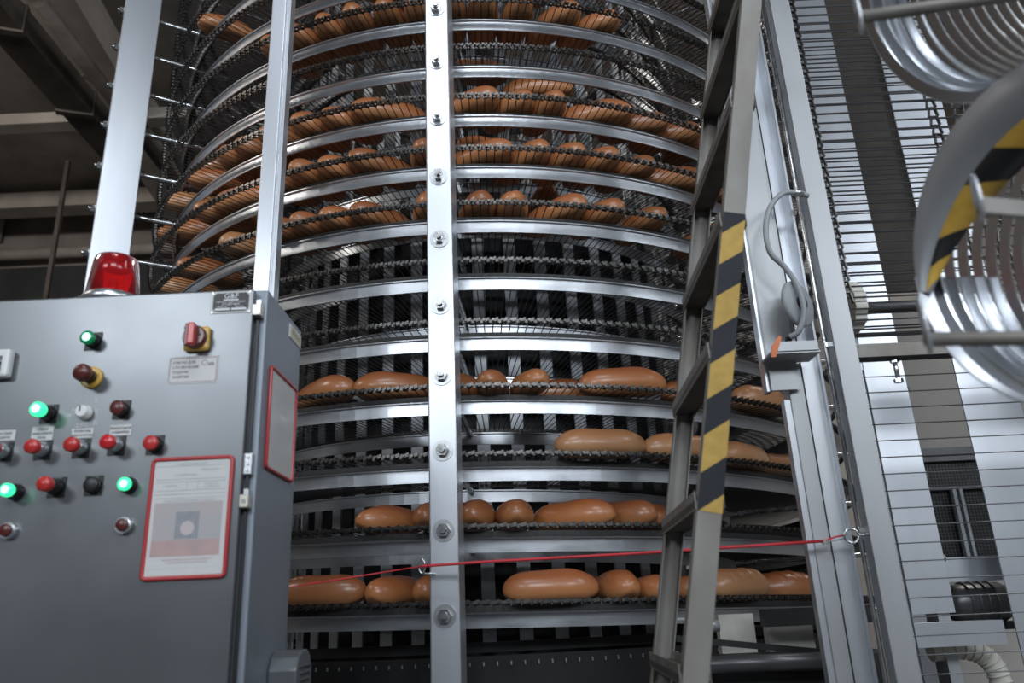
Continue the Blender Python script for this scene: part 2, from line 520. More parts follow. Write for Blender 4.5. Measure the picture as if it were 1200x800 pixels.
def make_post(phi, r0, r1, w, z0, z1, arms=True, washers=True):
    U = Vector((math.sin(phi), -math.cos(phi), 0)); T = Vector((math.cos(phi), math.sin(phi), 0))
    c = pol((r0 + r1) / 2, phi, (z0 + z1) / 2)
    p = MB().obox(c, T, U, (0, 0, 1), w / 2, (r1 - r0) / 2, (z1 - z0) / 2).build('post', M['post'], sc, bevel=0.004)
    for k in TIERS:
        z = zt(k, phi) - 0.034
        if z > z1 - 0.05: continue
        MB().cyl(pol(r1 + 0.005, phi, z), pol(1.12, phi, z), 0.0115, 10).build('support_arm', M['steel'], sc)
        f = pol(r1, phi, z)
        MB().lathe(f, U, [(0.030, 0), (0.030, 0.003), (0.010, 0.003)], 24).build('washer', M['silver'], p)
        mb = MB().cyl(f + U * 0.003, f + U * 0.019, 0.0185, 6).cyl(f + U * 0.019, f + U * 0.030, 0.0095, 12)
        mb.build('nut', M['steel'], p)
    return p


make_post(R_(-2.2), RB + 0.085, RB + 0.225, 0.080, 0, 5.2)
make_post(R_(-58.5), RB + 0.09, RB + 0.25, 0.08, 0, 5.2)
make_post(R_(69), RB + 0.09, RB + 0.25, 0.08, 0, 5.2)
make_post(R_(122), RB + 0.09, RB + 0.25, 0.08, 0, 5.2)
make_post(R_(-118), RB + 0.09, RB + 0.25, 0.08, 0, 5.2)

sp_ = thing('slim_upright', 'slim pale aluminium upright rising behind the grey control cabinet', 'post', (-0.684, 2.08, 0))
MB().box(-0.727, -0.681, 2.05, 2.11, 0, 5.2).build('upright_face', M['post'], sp_, bevel=0.003)
MB().box(-0.681, -0.670, 2.066, 2.11, 0, 5.2).build('side_flange', M['alu'], sp_)

# base ring and drive chain under the lowest tier
mb = MB(); fr = []
for i in range(97):
    phi = -PI + 2 * PI * i / 96
    fr.append((pol(1.52, phi, 1.30), Vector((math.sin(phi), -math.cos(phi), 0)), Vector((0, 0, 1))))
mb.sweep(fr, [(-0.01, -0.12), (0.01, -0.12), (0.01, 0.085), (-0.01, 0.085)]); mb.build('base_ring', M['dark'], sc)
mb = MB(); mb.sweep(fr, [(-0.03, 0.095), (0.0, 0.095), (0.0, 0.125), (-0.03, 0.125)]); mb.build('lower_guide', M['dark'], sc)
mb = MB(); mb.sweep(fr, [(-0.30, -0.26), (0.10, -0.26), (0.10, -0.23), (-0.30, -0.23)]); mb.build('base_shelf', M['dark'], sc)
mb = MB()
for i in range(222):
    phi = -PI + 2 * PI * i / 222
    U = Vector((math.sin(phi), -math.cos(phi), 0)); T = Vector((math.cos(phi), math.sin(phi), 0))
    mb.obox(pol(1.533, phi, 1.362 + 0.0 * phi), T, U, (0, 0, 1), 0.0022, 0.003, 0.006)
mb.build('drive_chain_pin_row', M['silver'], sc, kind='stuff')

# ------------------------------------------------------------------ belt
belt = thing('spiral_conveyor_belt', 'dark steel grid belt winding up the spiral bread cooler', 'conveyor belt', (CX, CY, 0))
NL = 370
mb = MB(); mr = MB(); mi = MB()
for i in range(NL):
    phi = -PI + 2 * PI * (i + 0.5) / NL
    U = Vector((math.sin(phi), -math.cos(phi), 0)); T = Vector((math.cos(phi), math.sin(phi), 0)); Z = Vector((0, 0, 1))
    c = Vector((RB * math.sin(phi), -RB * math.cos(phi), HEL * phi))
    d = 1 if i % 2 else -1
    # U-shaped link: two plates and a bend, plus the rod button
    mb.obox(c - U * 0.004 + T * 0.004, (T + Z * 0.32).normalized(), U, Z, 0.0145, 0.0016, 0.0055)
    mb.obox(c - U * 0.020 - T * 0.004, (T - Z * 0.32).normalized(), U, Z, 0.0145, 0.0016, 0.0055)
    mb.obox(c - U * 0.012 + T * 0.013 + Z * 0.003, T, U, Z, 0.0018, 0.010, 0.006)
    mb.cyl(c - U * 0.001, c + U * 0.004, 0.0055, 6)
    q0 = c - U * 0.002; q1 = Vector((RI * math.sin(phi), -RI * math.cos(phi), HEL * phi))
    mr.cyl(q0, q1, 0.0019, 4, cap=False)
    ci = Vector((RI * math.sin(phi), -RI * math.cos(phi), HEL * phi))
    mi.obox(ci, T, U, Z, 0.008, 0.009, 0.006)
me_c = mb.mesh('outer_chain', M['chain']); me_r = mr.mesh('cross_rods', M['rod']); me_i = mi.mesh('inner_chain', M['chain'])
for k in TIERS:
    z = zt(k)
    inst('outer_chain', me_c, belt, (0, 0, z), kind='stuff')
    inst('cross_rods', me_r, belt, (0, 0, z), kind='stuff')
    inst('inner_chain', me_i, belt, (0, 0, z), kind='stuff')

# ------------------------------------------------------------------ drum cage
drum = thing('drum_cage', 'round cage of upright aluminium bars turning inside the spiral belt', 'drum', (CX, CY, 0))
me_bar = MB().box(-0.026, 0.026, -0.004, 0.004, 1.38, 5.1).mesh('cage_bar', M['cage'])
for i in range(46):
    phi = 2 * PI * i / 46
    inst('cage_bar', me_bar, drum, (1.02 * math.sin(phi), -1.02 * math.cos(phi), 0), (0, 0, phi))
for z in (1.3, 3.2, 5.0):
    fr = [(pol(1.0, 2 * PI * i / 72, z), Vector((math.sin(2 * PI * i / 72), -math.cos(2 * PI * i / 72), 0)), Vector((0, 0, 1))) for i in range(73)]
    MB().sweep(fr, [(-0.006, -0.03), (0.006, -0.03), (0.006, 0.03), (-0.006, 0.03)]).build('hoop_ring', M['dark'], drum)
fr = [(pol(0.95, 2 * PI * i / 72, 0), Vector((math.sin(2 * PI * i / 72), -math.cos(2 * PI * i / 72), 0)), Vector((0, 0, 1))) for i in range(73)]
MB().sweep(fr, [(-0.004, 0.9), (0.0, 0.9), (0.0, 3.3), (-0.004, 3.3)]).build('added_dark_liner', M['dark'], drum)  # dark cylinder added to blacken the gaps between the cage bars
MB().cyl((CX, CY, 0.6), (CX, CY, 5.2), 0.11, 24).build('centre_shaft', M['dark'], drum)

# ------------------------------------------------------------------ bread
# (tier, angle, radius, yaw, kind)
LOAVES = [
    (11, -17.7, 1.672, 6, 0), (11, -9.7, 1.596, 72, 1), (11, -4.8, 1.599, 80, 1), (11, 7.5, 1.682, 2, 0), (11, 15.2, 1.602, 95, 1),
    (11, 19.2, 1.646, 95, 4), (11, 22.8, 1.642, 100, 4), (11, 30.0, 1.674, 5, 3), (11, 40.8, 1.622, 150, 3), (11, 59.8, 1.59, 20, 3),
    (10, -10.5, 1.595, 62, 1), (10, -4.9, 1.602, 83, 1), (10, -0.2, 1.607, 89, 1), (10, 4.2, 1.602, 88, 1), (10, 11.1, 1.6, 137, 0),
    (10, 17.0, 1.584, 120, 0), (10, 23.2, 1.515, 60, 1), (9, 14.1, 1.682, 2, 2), (9, 24.4, 1.677, 4, 2), (9, 34.8, 1.657, 12, 2),
    (9, 45.4, 1.6, 165, 2), (9, 55.6, 1.642, 10, 2), (8, -26.2, 1.586, 98, 0), (8, -18.9, 1.629, 156, 0), (8, -9.5, 1.623, 24, 1),
    (8, -2.1, 1.595, 57, 1), (8, 2.2, 1.642, 80, 4), (8, 6.5, 1.64, 108, 4), (8, 10.2, 1.496, -5, 0), (8, 17.8, 1.661, 170, 0),
    (8, 29.8, 1.581, 10, 0), (8, 39.0, 1.674, 175, 3), (5, -54.8, 1.598, 95, 3), (5, -45.2, 1.603, 90, 3), (5, -34.0, 1.6, 88, 3),
    (5, -26.0, 1.607, 90, 1), (5, -21.7, 1.605, 87, 1), (5, -17.0, 1.596, 75, 1), (5, -12.0, 1.584, 62, 0), (5, -5.3, 1.586, 99, 0),
    (5, 0.8, 1.596, 105, 1), (5, 5.3, 1.602, 95, 1), (5, 11.4, 1.585, 122, 0), (5, 17.2, 1.594, 110, 1), (5, 23.8, 1.599, 100, 1),
    (5, 35.0, 1.602, 95, 1), (5, 40.5, 1.602, 95, 1), (4, -73.8, 1.598, 85, 3), (4, -47.5, 1.583, 70, 0), (4, -41.2, 1.59, 85, 0),
    (4, -34.2, 1.638, 20, 0), (4, -26.5, 1.599, 80, 1), (4, -22.0, 1.602, 82, 1), (4, -16.9, 1.583, 65, 0), (4, -12.0, 1.588, 56, 0),
    (4, -5.5, 1.602, 94, 1), (4, 1.5, 1.615, 147, 0), (4, 7.1, 1.584, 125, 0), (4, 12.4, 1.594, 116, 1), (4, 13.0, 1.277, 90, 1),
    (4, 17.1, 1.594, 113, 1), (4, 22.2, 1.594, 119, 1), (4, 29.5, 1.618, 151, 0), (4, 39.4, 1.638, 9, 0), (3, -68.2, 1.603, 90, 3),
    (3, -55.2, 1.594, 80, 3), (3, -45.2, 1.59, 70, 3), (3, -38.4, 1.594, 110, 1), (3, -32.4, 1.594, 70, 1), (3, -26.9, 1.595, 61, 1),
    (3, -21.7, 1.596, 72, 1), (3, -16.7, 1.595, 59, 1), (3, -10.8, 1.616, 32, 0), (3, -0.3, 1.614, 147, 0), (3, 3.5, 1.308, 20, 0),
    (3, 5.6, 1.597, 125, 1), (3, 10.7, 1.597, 108, 1), (3, 17.8, 1.618, 149, 0), (3, 24.2, 1.602, 141, 0), (3, 30.1, 1.596, 133, 0),
    (3, 35.7, 1.594, 113, 1), (2, -53.9, 1.502, 40, 0), (2, -45.1, 1.395, 60, 1), (2, 1.2, 1.258, 160, 0), (2, 11.5, 1.449, 165, 0),
    (1, -28.6, 1.586, 81, 0), (1, -24.1, 1.602, 85, 1), (1, -19.5, 1.593, 88, 0), (1, -15.1, 1.607, 90, 1), (1, -10.6, 1.593, 90, 0),
    (1, -6.3, 1.59, 89, 0), (1, -1.8, 1.602, 92, 1), (1, 1.5, 1.262, 10, 1), (1, 2.6, 1.595, 92, 0), (1, 7.4, 1.589, 99, 0),
    (1, 13.0, 1.586, 118, 0), (1, 18.6, 1.589, 126, 0), (0, -13.4, 1.584, 60, 0), (0, -7.8, 1.599, 80, 1), (0, 4.5, 1.599, 100, 1),
    (0, 12.0, 1.59, 95, 0), (-1, -48.0, 1.599, 80, 1), (-1, -15.2, 1.583, 70, 0), (-1, -2.5, 1.607, 90, 1), (-1, 7.3, 1.586, 100, 0),
]


def loaf_mesh(name, L, Wd, H, slashes, mat, seed, taper=0.0, bend=0.0):
    rnd = random.Random(seed)
    nu, nv = (72, 28) if slashes > 2 else (34, 20)
    vs, fs = [], []
    ph = [rnd.uniform(0, 6.28) for _ in range(6)]
    for i in range(1, nu):
        t = -1 + 2 * i / nu
        t = math.sin(t * PI / 2)
        w = (1 - abs(t) ** 2.7) ** 0.5
        w *= 1 - taper * (t + 1) * 0.5
        x = t * L / 2
        for j in range(nv):
            q = 2 * PI * j / nv
            cy, cz = math.cos(q), math.sin(q)
            y = cy * w * Wd / 2 * (1 + 0.03 * math.sin(3 * t + ph[0]))
            hz = w ** 0.85
            if cz >= 0:
                z = 0.36 * H + cz ** 0.92 * 0.64 * H * hz * (1 + 0.04 * math.sin(5 * t + ph[1]))
            else:
                z = 0.36 * H - (min(1, -cz * 1.35)) ** 0.9 * 0.36 * H * min(1.0, hz * 1.15)
            if slashes and cz > 0.05:
                s = (x / L * slashes + y / Wd * 0.9 + 0.13) % 1.0
                g = math.exp(-((s - 0.5) / 0.10) ** 2) * cz * w
                z -= g * 0.008
                z += math.exp(-((s - 0.68) / 0.10) ** 2) * cz * w * 0.0035
            y += bend * (t * t - 0.4) * Wd
            vs.append((x, y, z))
    a = len(vs); vs.append((-L / 2, bend * 0.6 * Wd, 0.36 * H)); b = len(vs); vs.append((L / 2, bend * 0.6 * Wd, 0.36 * H))
    for i in range(nu - 2):
        for j in range(nv):
            j2 = (j + 1) % nv
            fs.append((i * nv + j, (i + 1) * nv + j, (i + 1) * nv + j2, i * nv + j2))
    for j in range(nv):
        j2 = (j + 1) % nv
        fs.append((a, j, j2)); fs.append((b, (nu - 2) * nv + j2, (nu - 2) * nv + j))
    me = bpy.data.meshes.new(name); me.from_pydata(vs, [], fs)
    me.polygons.foreach_set('use_smooth', [True] * len(fs)); me.materials.append(mat); me.update()
    return me


KINDS = {
    0: ('smooth glossy brown loaf', [loaf_mesh('loaf', 0.31, 0.126, 0.096, 0, M['crust'], s, bend=bb) for s, bb in ((1, 0.0), (2, 0.05))]),
    1: ('plump golden brown loaf', [loaf_mesh('loaf', 0.285, 0.128, 0.092, 1, M['crust'], s, 0.08, bb) for s, bb in ((3, 0.03), (4, -0.04))]),
    2: ('pale long loaf', [loaf_mesh('loaf', 0.31, 0.125, 0.092, 0, M['crust2'], 5)]),
    4: ('small rounded loaf', [loaf_mesh('loaf', 0.20, 0.105, 0.074, 0, M['crust'], 8)]),
    3: ('loaf with slashed crust', [loaf_mesh('loaf', 0.295, 0.126, 0.094, 6, M['crust2' if s == 6 else 'crust'], s) for s in (7, 6)]),
}
ORD = ['first', 'second', 'third', 'fourth', 'fifth', 'sixth', 'seventh', 'eighth', 'ninth', 'tenth', 'eleventh', 'twelfth', 'thirteenth']
TN = {11: 'lowest tier', 10: 'second tier up', 9: 'third tier up', 8: 'fourth tier up', 5: 'seventh tier up', 4: 'eighth tier up', 3: 'ninth tier up',
      2: 'tenth tier up', 1: 'eleventh tier up', 0: 'twelfth tier up', -1: 'thirteenth tier up'}
by = {}
for L in LOAVES: by.setdefault(L[0], []).append(L)
cnt = 0
for k, ls in by.items():
    left = sorted([l for l in ls if l[1] < -2.3], key=lambda l: -l[1])
    right = sorted([l for l in ls if l[1] >= -2.3], key=lambda l: l[1])
    for side, arr in (('left', left), ('right', right)):
        for i, (k_, phd, rho, psi, kd) in enumerate(arr):
            phi = R_(phd)
            nm, mes = KINDS[kd]
            me = mes[cnt % len(mes)]
            cnt += 1
            o = bpy.data.objects.new('bread_loaf', me)
            COL.objects.link(o)
            o.location = pol(rho, phi, zt(k, phi) + 0.0035)
            # tangent direction at phi is (cos, sin); inward is (-sin, cos)
            o.rotation_euler = (0, 0, phi + R_(psi) + (PI if cnt % 3 == 0 else 0))
            sc_ = 0.96 + 0.07 * random.random()
            o.scale = (sc_, sc_, sc_)
            pose = 'end-on' if 65 < psi < 115 else ('side-on' if psi < 30 or psi > 152 else 'lying slantwise')
            lab = f'{nm}, {pose}, {TN[k]}, {ORD[i]} {side} of bolted centre post'
            tag(o, lab, 'bread', 'bread loaves on the ' + TN[k])

# small white card fallen on a tier
c_ = MB().box(-0.035, 0.035, -0.012, 0.012, 0, 0.002).build('paper_slip', M['paper'], origin=(0, 0, 0))
c_.location = pol(1.45, R_(-41), zt(2, R_(-41)) + 0.004); c_.rotation_euler = (0, 0, 0.3)
tag(c_, 'small white paper slip lying on the belt beside loaves at upper left', 'paper')
c_ = MB().box(-0.03, 0.03, -0.012, 0.012, 0, 0.002).build('paper_slip', M['paper'], origin=(0, 0, 0))
c_.location = pol(1.60, R_(-31), zt(1, R_(-31)) + 0.004); c_.rotation_euler = (0, 0, -0.3)
tag(c_, 'small white paper slip on the belt higher up behind the slim upright', 'paper')

# ------------------------------------------------------------------ control cabinet
cb = thing('control_cabinet', 'grey steel control cabinet with rows of red and green push buttons', 'cabinet', (-0.95, 1.57, 0))
XL, XR, ZT, ZB = -1.42, -0.482, 2.137, 1.12
FY = 1.43   # door face
MB().box(XL, XR, 1.452, 1.70, ZB, ZT).build('body', M['cabside'], cb, bevel=0.004)
MB().box(XL + 0.01, -0.503, FY, 1.449, ZB + 0.01, ZT - 0.006).build('door', M['cab'], cb, bevel=0.004)
for x in (XL + 0.06, XR - 0.06):
    MB().box(x - 0.025, x + 0.025, 1.50, 1.66, 0, ZB).build('stand_leg', M['cabside'], cb)
MB().box(-0.500, -0.494, 1.444, 1.452, ZB + 0.02, ZT - 0.06).build('door_seal', M['black'], cb)
for z in (2.086, 1.716):
    h = MB().box(-0.504, -0.487, 1.428, 1.452, z - 0.012, z + 0.012).build('hinge', M['brass'], cb, bevel=0.002)
    MB().cyl((-0.4955, 1.4285, z), (-0.4955, 1.426, z), 0.004, 10).build('screw', M['steel'], h)
    MB().box(-0.4975, -0.489, 1.434, 1.452, z + 0.012, z + 0.022).build('hinge_tab', M['silver'], h)
h = MB().box(-0.504, -0.488, 1.438, 1.452, 1.765, 1.805).build('latch_clip', M['silver'], cb, bevel=0.002)
for dz in (-0.012, 0, 0.012): MB().cyl((-0.496, 1.4385, 1.785 + dz), (-0.496, 1.4355, 1.785 + dz), 0.003, 8).build('screw', M['steel'], h)

FN = Vector((0, -1, 0))


def pt(x, z, y=FY): return Vector((x, y, z))


def legend(x, z, w=0.032, h=0.036, mat='black'):
    return MB().box(x - w / 2, x + w / 2, FY - 0.002, FY, z - h / 2, z + h / 2)


def button(x, z, cap, capname, plate=True, length=0.030, r=0.0135, core=None, collar='black', lab=None, rim=None):
    if plate:
        p = legend(x, z).build('button_plate', M['black'], cb)
        text('СТОП' if cap in ('red', 'redcap') else 'ПУСК', 0.0055, pt(x, z + 0.0155, FY - 0.002), p, M['greytext'], 'lettering')
    else:
        p = MB().lathe(pt(x, z), FN, [(0.015, 0), (0.015, 0.004), (0.012, 0.005)], 22).build('button_plate', M[rim or 'black'], cb)
    MB().lathe(pt(x, z, FY - 0.002), FN, [(0.0145, 0), (0.0145, 0.008), (0.0125, length * 0.5), (0.0115, length * 0.55)], 22).build('collar', M[collar], p)
    q = MB().lathe(pt(x, z, FY - 0.002), FN, [(r * 0.75, length * 0.5), (r * 0.95, length * 0.62), (r, length * 0.7), (r, length * 0.92), (r * 0.8, length), (0, length * 1.02)], 22)
    q.build(capname, M[cap], p, label=lab)
    if core: MB().lathe(pt(x, z, FY - 0.002), FN, [(r * 0.62, length * 0.995), (r * 0.45, length * 1.06), (0, length * 1.1)], 18).build('bulb_glow', M[core], p)
    return p


button(-0.807, 2.035, 'green_dim', 'lamp_cap', core='green_core', length=0.026)
button(-0.872, 1.894, 'green_on', 'lamp_cap', core='green_core', length=0.042)
button(-0.736, 1.896, 'brown', 'lamp_cap', length=0.02)
for x in (-0.945, -0.873, -0.802): button(x, 1.826, 'red', 'button_cap', length=0.040, collar='silver')
button(-0.737, 1.828, 'redcap', 'button_cap', length=0.040, collar='silver')
button(-0.666, 1.826, 'red', 'button_cap', length=0.022)
button(-0.837, 1.756, 'red', 'button_cap', length=0.045)
button(-0.770, 1.756, 'black', 'button_cap', length=0.012)
button(-0.909, 1.750, 'green_on', 'lamp_cap', False, core='green_core', length=0.034, r=0.012)
button(-0.705, 1.753, 'green_on', 'lamp_cap', False, core='green_core', length=0.022, r=0.012)
for x in (-0.910, -0.704):
    button(x, 1.682, 'brown', 'button_cap', False, length=0.016, r=0.0105, rim='silver', collar='silver')
# emergency stop
p = MB().lathe(pt(-0.800, 1.961), FN, [(0.021, 0), (0.021, 0.006), (0.018, 0.007)], 28).build('emergency_stop', M['yellow'], cb)
MB().lathe(pt(-0.800, 1.961, FY - 0.006), FN, [(0.013, 0), (0.011, 0.022)], 20).build('collar', M['black'], p)
MB().lathe(pt(-0.800, 1.961, FY - 0.006), FN, [(0.011, 0.020), (0.0165, 0.024), (0.0165, 0.034), (0.012, 0.040), (0, 0.041)], 24).build('mushroom_cap', M['brown'], p)
# main disconnect switch
p = MB().box(-0.629, -0.579, FY - 0.014, FY, 2.003, 2.053).build('main_switch', M['yellow'], cb, bevel=0.007)
MB().lathe(pt(-0.604, 2.028, FY - 0.014), FN, [(0.0225, 0), (0.0225, 0.008), (0.020, 0.013), (0, 0.013)], 30).build('dial', M['brown'], p)
MB().box(-0.611, -0.597, FY - 0.042, FY - 0.026, 2.006, 2.051).build('handle', M['red'], p, bevel=0.004)
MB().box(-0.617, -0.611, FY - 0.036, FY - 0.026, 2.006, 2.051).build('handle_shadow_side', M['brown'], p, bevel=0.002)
for (dx, dz) in ((0.012, 0.002), (-0.015, 0.016)): MB().cyl(pt(-0.604 + dx, 2.028 + dz, FY - 0.0268), pt(-0.604 + dx, 2.028 + dz, FY - 0.0285), 0.003, 10).build('hole', M['black'], p)
# white selector
p = MB().lathe(pt(-0.804, 1.893), FN, [(0.0145, 0), (0.0145, 0.004), (0.012, 0.006), (0.0115, 0.016), (0.0095, 0.018), (0, 0.018)], 26).build('selector_knob', M['white'], cb)
MB().box(-0.8065, -0.8045, FY - 0.0195, FY - 0.018, 1.893, 1.903).build('pointer', M['ink'], p)
for dx, dz, s in ((-0.018, 0.022, 'Б'), (0.018, 0.023, 'В'), (-0.024, 0.007, 'А'), (-0.027, -0.003, 'НЕТ'), (0.024, 0.002, 'Г'), (0.021, -0.020, 'Д'), (-0.004, -0.024, 'ЗОНА')):
    text(s, 0.0085, pt(-0.804 + dx, 1.893 + dz), p, M['white_ink'], 'lettering')
# name strips
for x, z, w, h, lines in ((-0.950, 1.857, 0.042, 0.019, ['Быстрая', 'подача']), (-0.879, 1.8575, 0.040, 0.026, ['Сброс', 'аварийной', 'сигн.']),
                          (-0.804, 1.8545, 0.040, 0.018, ['Включен', 'вентилятор']), (-0.733, 1.857, 0.040, 0.020, ['Выпускной', 'конвейер'])):
    p = MB().box(x - w / 2, x + w / 2, FY - 0.0012, FY, z - h / 2, z + h / 2).build('name_strip', M['plate'], cb)
    for i, s in enumerate(lines):
        text(s, 0.0072, pt(x, z + (len(lines) - 1) * 0.0038 - i * 0.0076, FY - 0.0012), p, M['ink'], 'lettering')
# sticker with hatched border
p = MB().box(-0.656, -0.561, FY - 0.0008, FY, 1.941, 1.995).build('sticker', M['plate'], cb)
mb = MB()
for i in range(16):
    x = -0.654 + i * 0.0058
    for z in (1.9905, 1.9425):
        mb.prism([(0, 0), (0.002, 0), (0.005, 0.0035), (0.003, 0.0035)], pt(x, z, FY - 0.0008), (1, 0, 0), (0, 0, 1), (0, -1, 0), 0.0003)
for i in range(8):
    z = 1.946 + i * 0.0055
    for x in (-0.6555, -0.5655):
        mb.prism([(0, 0), (0.0035, 0.003), (0.0035, 0.005), (0, 0.002)], pt(x, z, FY - 0.0008), (1, 0, 0), (0, 0, 1), (0, -1, 0), 0.0003)
mb.build('hatched_border', simple('dull_red_brown_ink', (0.22, 0.10, 0.11), 0.6), p)
for i, s in enumerate(['КЛЮЧИ ДЛЯ', 'ОТКЛЮЧЕНИЯ', 'ПОДАЧИ', 'ЭНЕРГИИ']):
    text(s, 0.0074, pt(-0.648, 1.9830 - i * 0.0095, FY - 0.0008), p, M['ink'], 'lettering', align='LEFT', sx=0.92)
mb = MB()
ringp = [pt(-0.588 + 0.005 * math.cos(a), 1.982 + 0.005 * math.sin(a), FY - 0.001) for a in [2 * PI * i / 14 for i in range(14)]]
mb.tube(ringp, 0.0006, 4, True)
mb.tube([pt(-0.596, 1.975), pt(-0.590, 1.972), pt(-0.583, 1.975), pt(-0.582, 1.962), pt(-0.592, 1.958), pt(-0.593, 1.968)], 0.0006, 4)
mb.obox(pt(-0.575, 1.979, FY - 0.001), (1, 0, 0), (0, 1, 0), (0, 0, 1), 0.006, 0.0003, 0.003)
mb.build('key_drawing', M['greytext'], p)
# maker's plate
p = MB().box(-0.585, -0.507, FY - 0.0015, FY, 2.081, 2.1265).build('maker_plate', M['plate'], cb)
c0 = 0.006
poly = [(-0.035 + c0, -0.0195), (0.035 - c0, -0.0195), (0.035, -0.0195 + c0), (0.035, 0.0195 - c0), (0.035 - c0, 0.0195), (-0.035 + c0, 0.0195), (-0.035, 0.0195 - c0), (-0.035, -0.0195 + c0)]
MB().prism(poly, pt(-0.546, 2.1037, FY - 0.0015), (1, 0, 0), (0, 0, 1), (0, -1, 0), 0.0004).build('plate_field', M['black'], p)
q = pt(-0.546, 2.1037, FY - 0.0019)
text('G&F', 0.0145, q + Vector((0, 0, 0.0125)), p, M['white_ink'], 'lettering', sx=1.1, off=0.0002)
MB().box(q.x - 0.0145, q.x + 0.0145, q.y - 0.0004, q.y, q.z + 0.0035, q.z + 0.0062).build('plate_bar', M['white_ink'], p)
text('MANUFACTURING COMPANY', 0.0042, q + Vector((0, 0, 0.0003)), p, M['white_ink'], 'lettering', off=0.0002)
text('510-600-4633', 0.0062, q + Vector((0, 0, -0.0045)), p, M['white_ink'], 'lettering', off=0.0002)
text('MODEL NO.', 0.0036, q + Vector((-0.017, 0, -0.0098)), p, M['white_ink'], 'lettering', off=0.0002)
text('SERIAL NO.', 0.0036, q + Vector((0.017, 0, -0.0098)), p, M['white_ink'], 'lettering', off=0.0002)
for s in (-1, 1): MB().box(q.x + s * 0.016 - 0.0145, q.x + s * 0.016 + 0.0145, q.y - 0.0004, q.y, q.z - 0.0168, q.z - 0.0125).build('plate_bar', M['white_ink'], p)
for sx in (-1, 1):
    for sz in (-1, 1): MB().cyl((q.x + sx * 0.036, q.y + 0.0004, q.z + sz * 0.0202), (q.x + sx * 0.036, q.y - 0.0005, q.z + sz * 0.0202), 0.0012, 8).build('rivet', M['steel'], p)
# panel meter at the left edge
p = MB().box(-1.045, -0.953, FY - 0.020, FY, 1.966, 2.022).build('panel_meter', M['white'], cb, bevel=0.006)
MB().box(-1.035, -0.966, FY - 0.0215, FY - 0.0195, 1.971, 1.996).build('black_window', M['black'], p)
MB().box(-1.035, -0.966, FY - 0.0215, FY - 0.0195, 1.9985, 2.007).build('display', M['motor'], p)
# document in a red frame on the door


def framed(parent, o, U, V, N, w, h, name, bw=0.0075):
    o = Vector(o); U = Vector(U); V = Vector(V); N = Vector(N)
    mb = MB()
    a, b = w / 2 - bw / 2, h / 2 - bw / 2
    pts = []
    rr = 0.007
    for cx, cz, a0 in ((a - rr, b - rr, 0), (-a + rr, b - rr, 90), (-a + rr, -b + rr, 180), (a - rr, -b + rr, 270)):
        for i in range(5):
            q = R_(a0 + i * 22.5)
            pts.append(o + U * (cx + rr * math.cos(q)) + V * (cz + rr * math.sin(q)) + N * 0.003)
    mb.tube(pts, bw / 2, 8, True)
    f = mb.build(name, M['redframe'], parent)
    MB().obox(o + N * 0.001, U, V, N, w / 2 - bw * 0.7, h / 2 - bw * 0.7, 0.001).build('sheet', M['paper'], f)
    return f


o_ = pt(-0.592, 1.6925)
f = framed(cb, o_, (1, 0, 0), (0, 0, 1), (0, -1, 0), 0.152, 0.217, 'document_holder')
y = FY - 0.0021


def on(x0, x1, z0, z1, name, mat, dy=0.0):
    MB().box(o_.x + x0, o_.x + x1, y - 0.0004 - dy, y - dy, o_.z + z0, o_.z + z1).build(name, M[mat], f)


on(-0.062, 0.060, -0.068, 0.026, 'photo_print', 'photo')
on(-0.062, 0.060, -0.068, -0.040, 'photo_red_area', 'photored', 0.0002)
on(-0.022, 0.020, -0.038, 0.009, 'photo_blue_area', 'photoblue', 0.0004)
MB().cyl((o_.x + 0.0, y - 0.0006, o_.z - 0.02), (o_.x + 0.0, y - 0.001, o_.z - 0.02), 0.0125, 22).build('photo_disc', M['pink'], f)
for z in (0.091, 0.067, 0.062, 0.047, 0.040, 0.033): on(-0.064, 0.062, z, z + 0.0009, 'ruled_line', 'greytext')
for x in (-0.008, 0.012): on(x, x + 0.0006, 0.048, 0.0615, 'ruled_line', 'greytext')
for s, x, z, sz in (('ПАМЯТКА ОПЕРАТОРА', 0.0, 0.0945, 0.0048), ('Инструкция', 0.032, 0.084, 0.0055), ('по охране труда', -0.010, 0.0755, 0.005), ('Участок', -0.036, 0.0555, 0.006),
                    ('Порядок пуска', 0.037, 0.0575, 0.0035), ('и остановки линии', 0.037, 0.0525, 0.0035), ('Схема расположения органов управления', 0, 0.029, 0.0045)):
    text(s, sz, (o_.x + x, y, o_.z + z), f, M['greytext'], 'lettering')
for s, z in (('Внимание! Перед пуском линии убедитесь', -0.074), ('в отсутствии людей в опасной зоне', -0.079)):
    text(s, 0.0042, (o_.x + 0.004, y, o_.z + z), f, M['redframe'], 'lettering')
on(-0.064, 0.062, -0.0885, -0.0877, 'ruled_line', 'cream')
MB().box(o_.x - 0.067, o_.x + 0.067, y - 0.003, y - 0.0026, o_.z - 0.1, o_.z + 0.1).build('clear_sleeve', M['sleeve'], f)
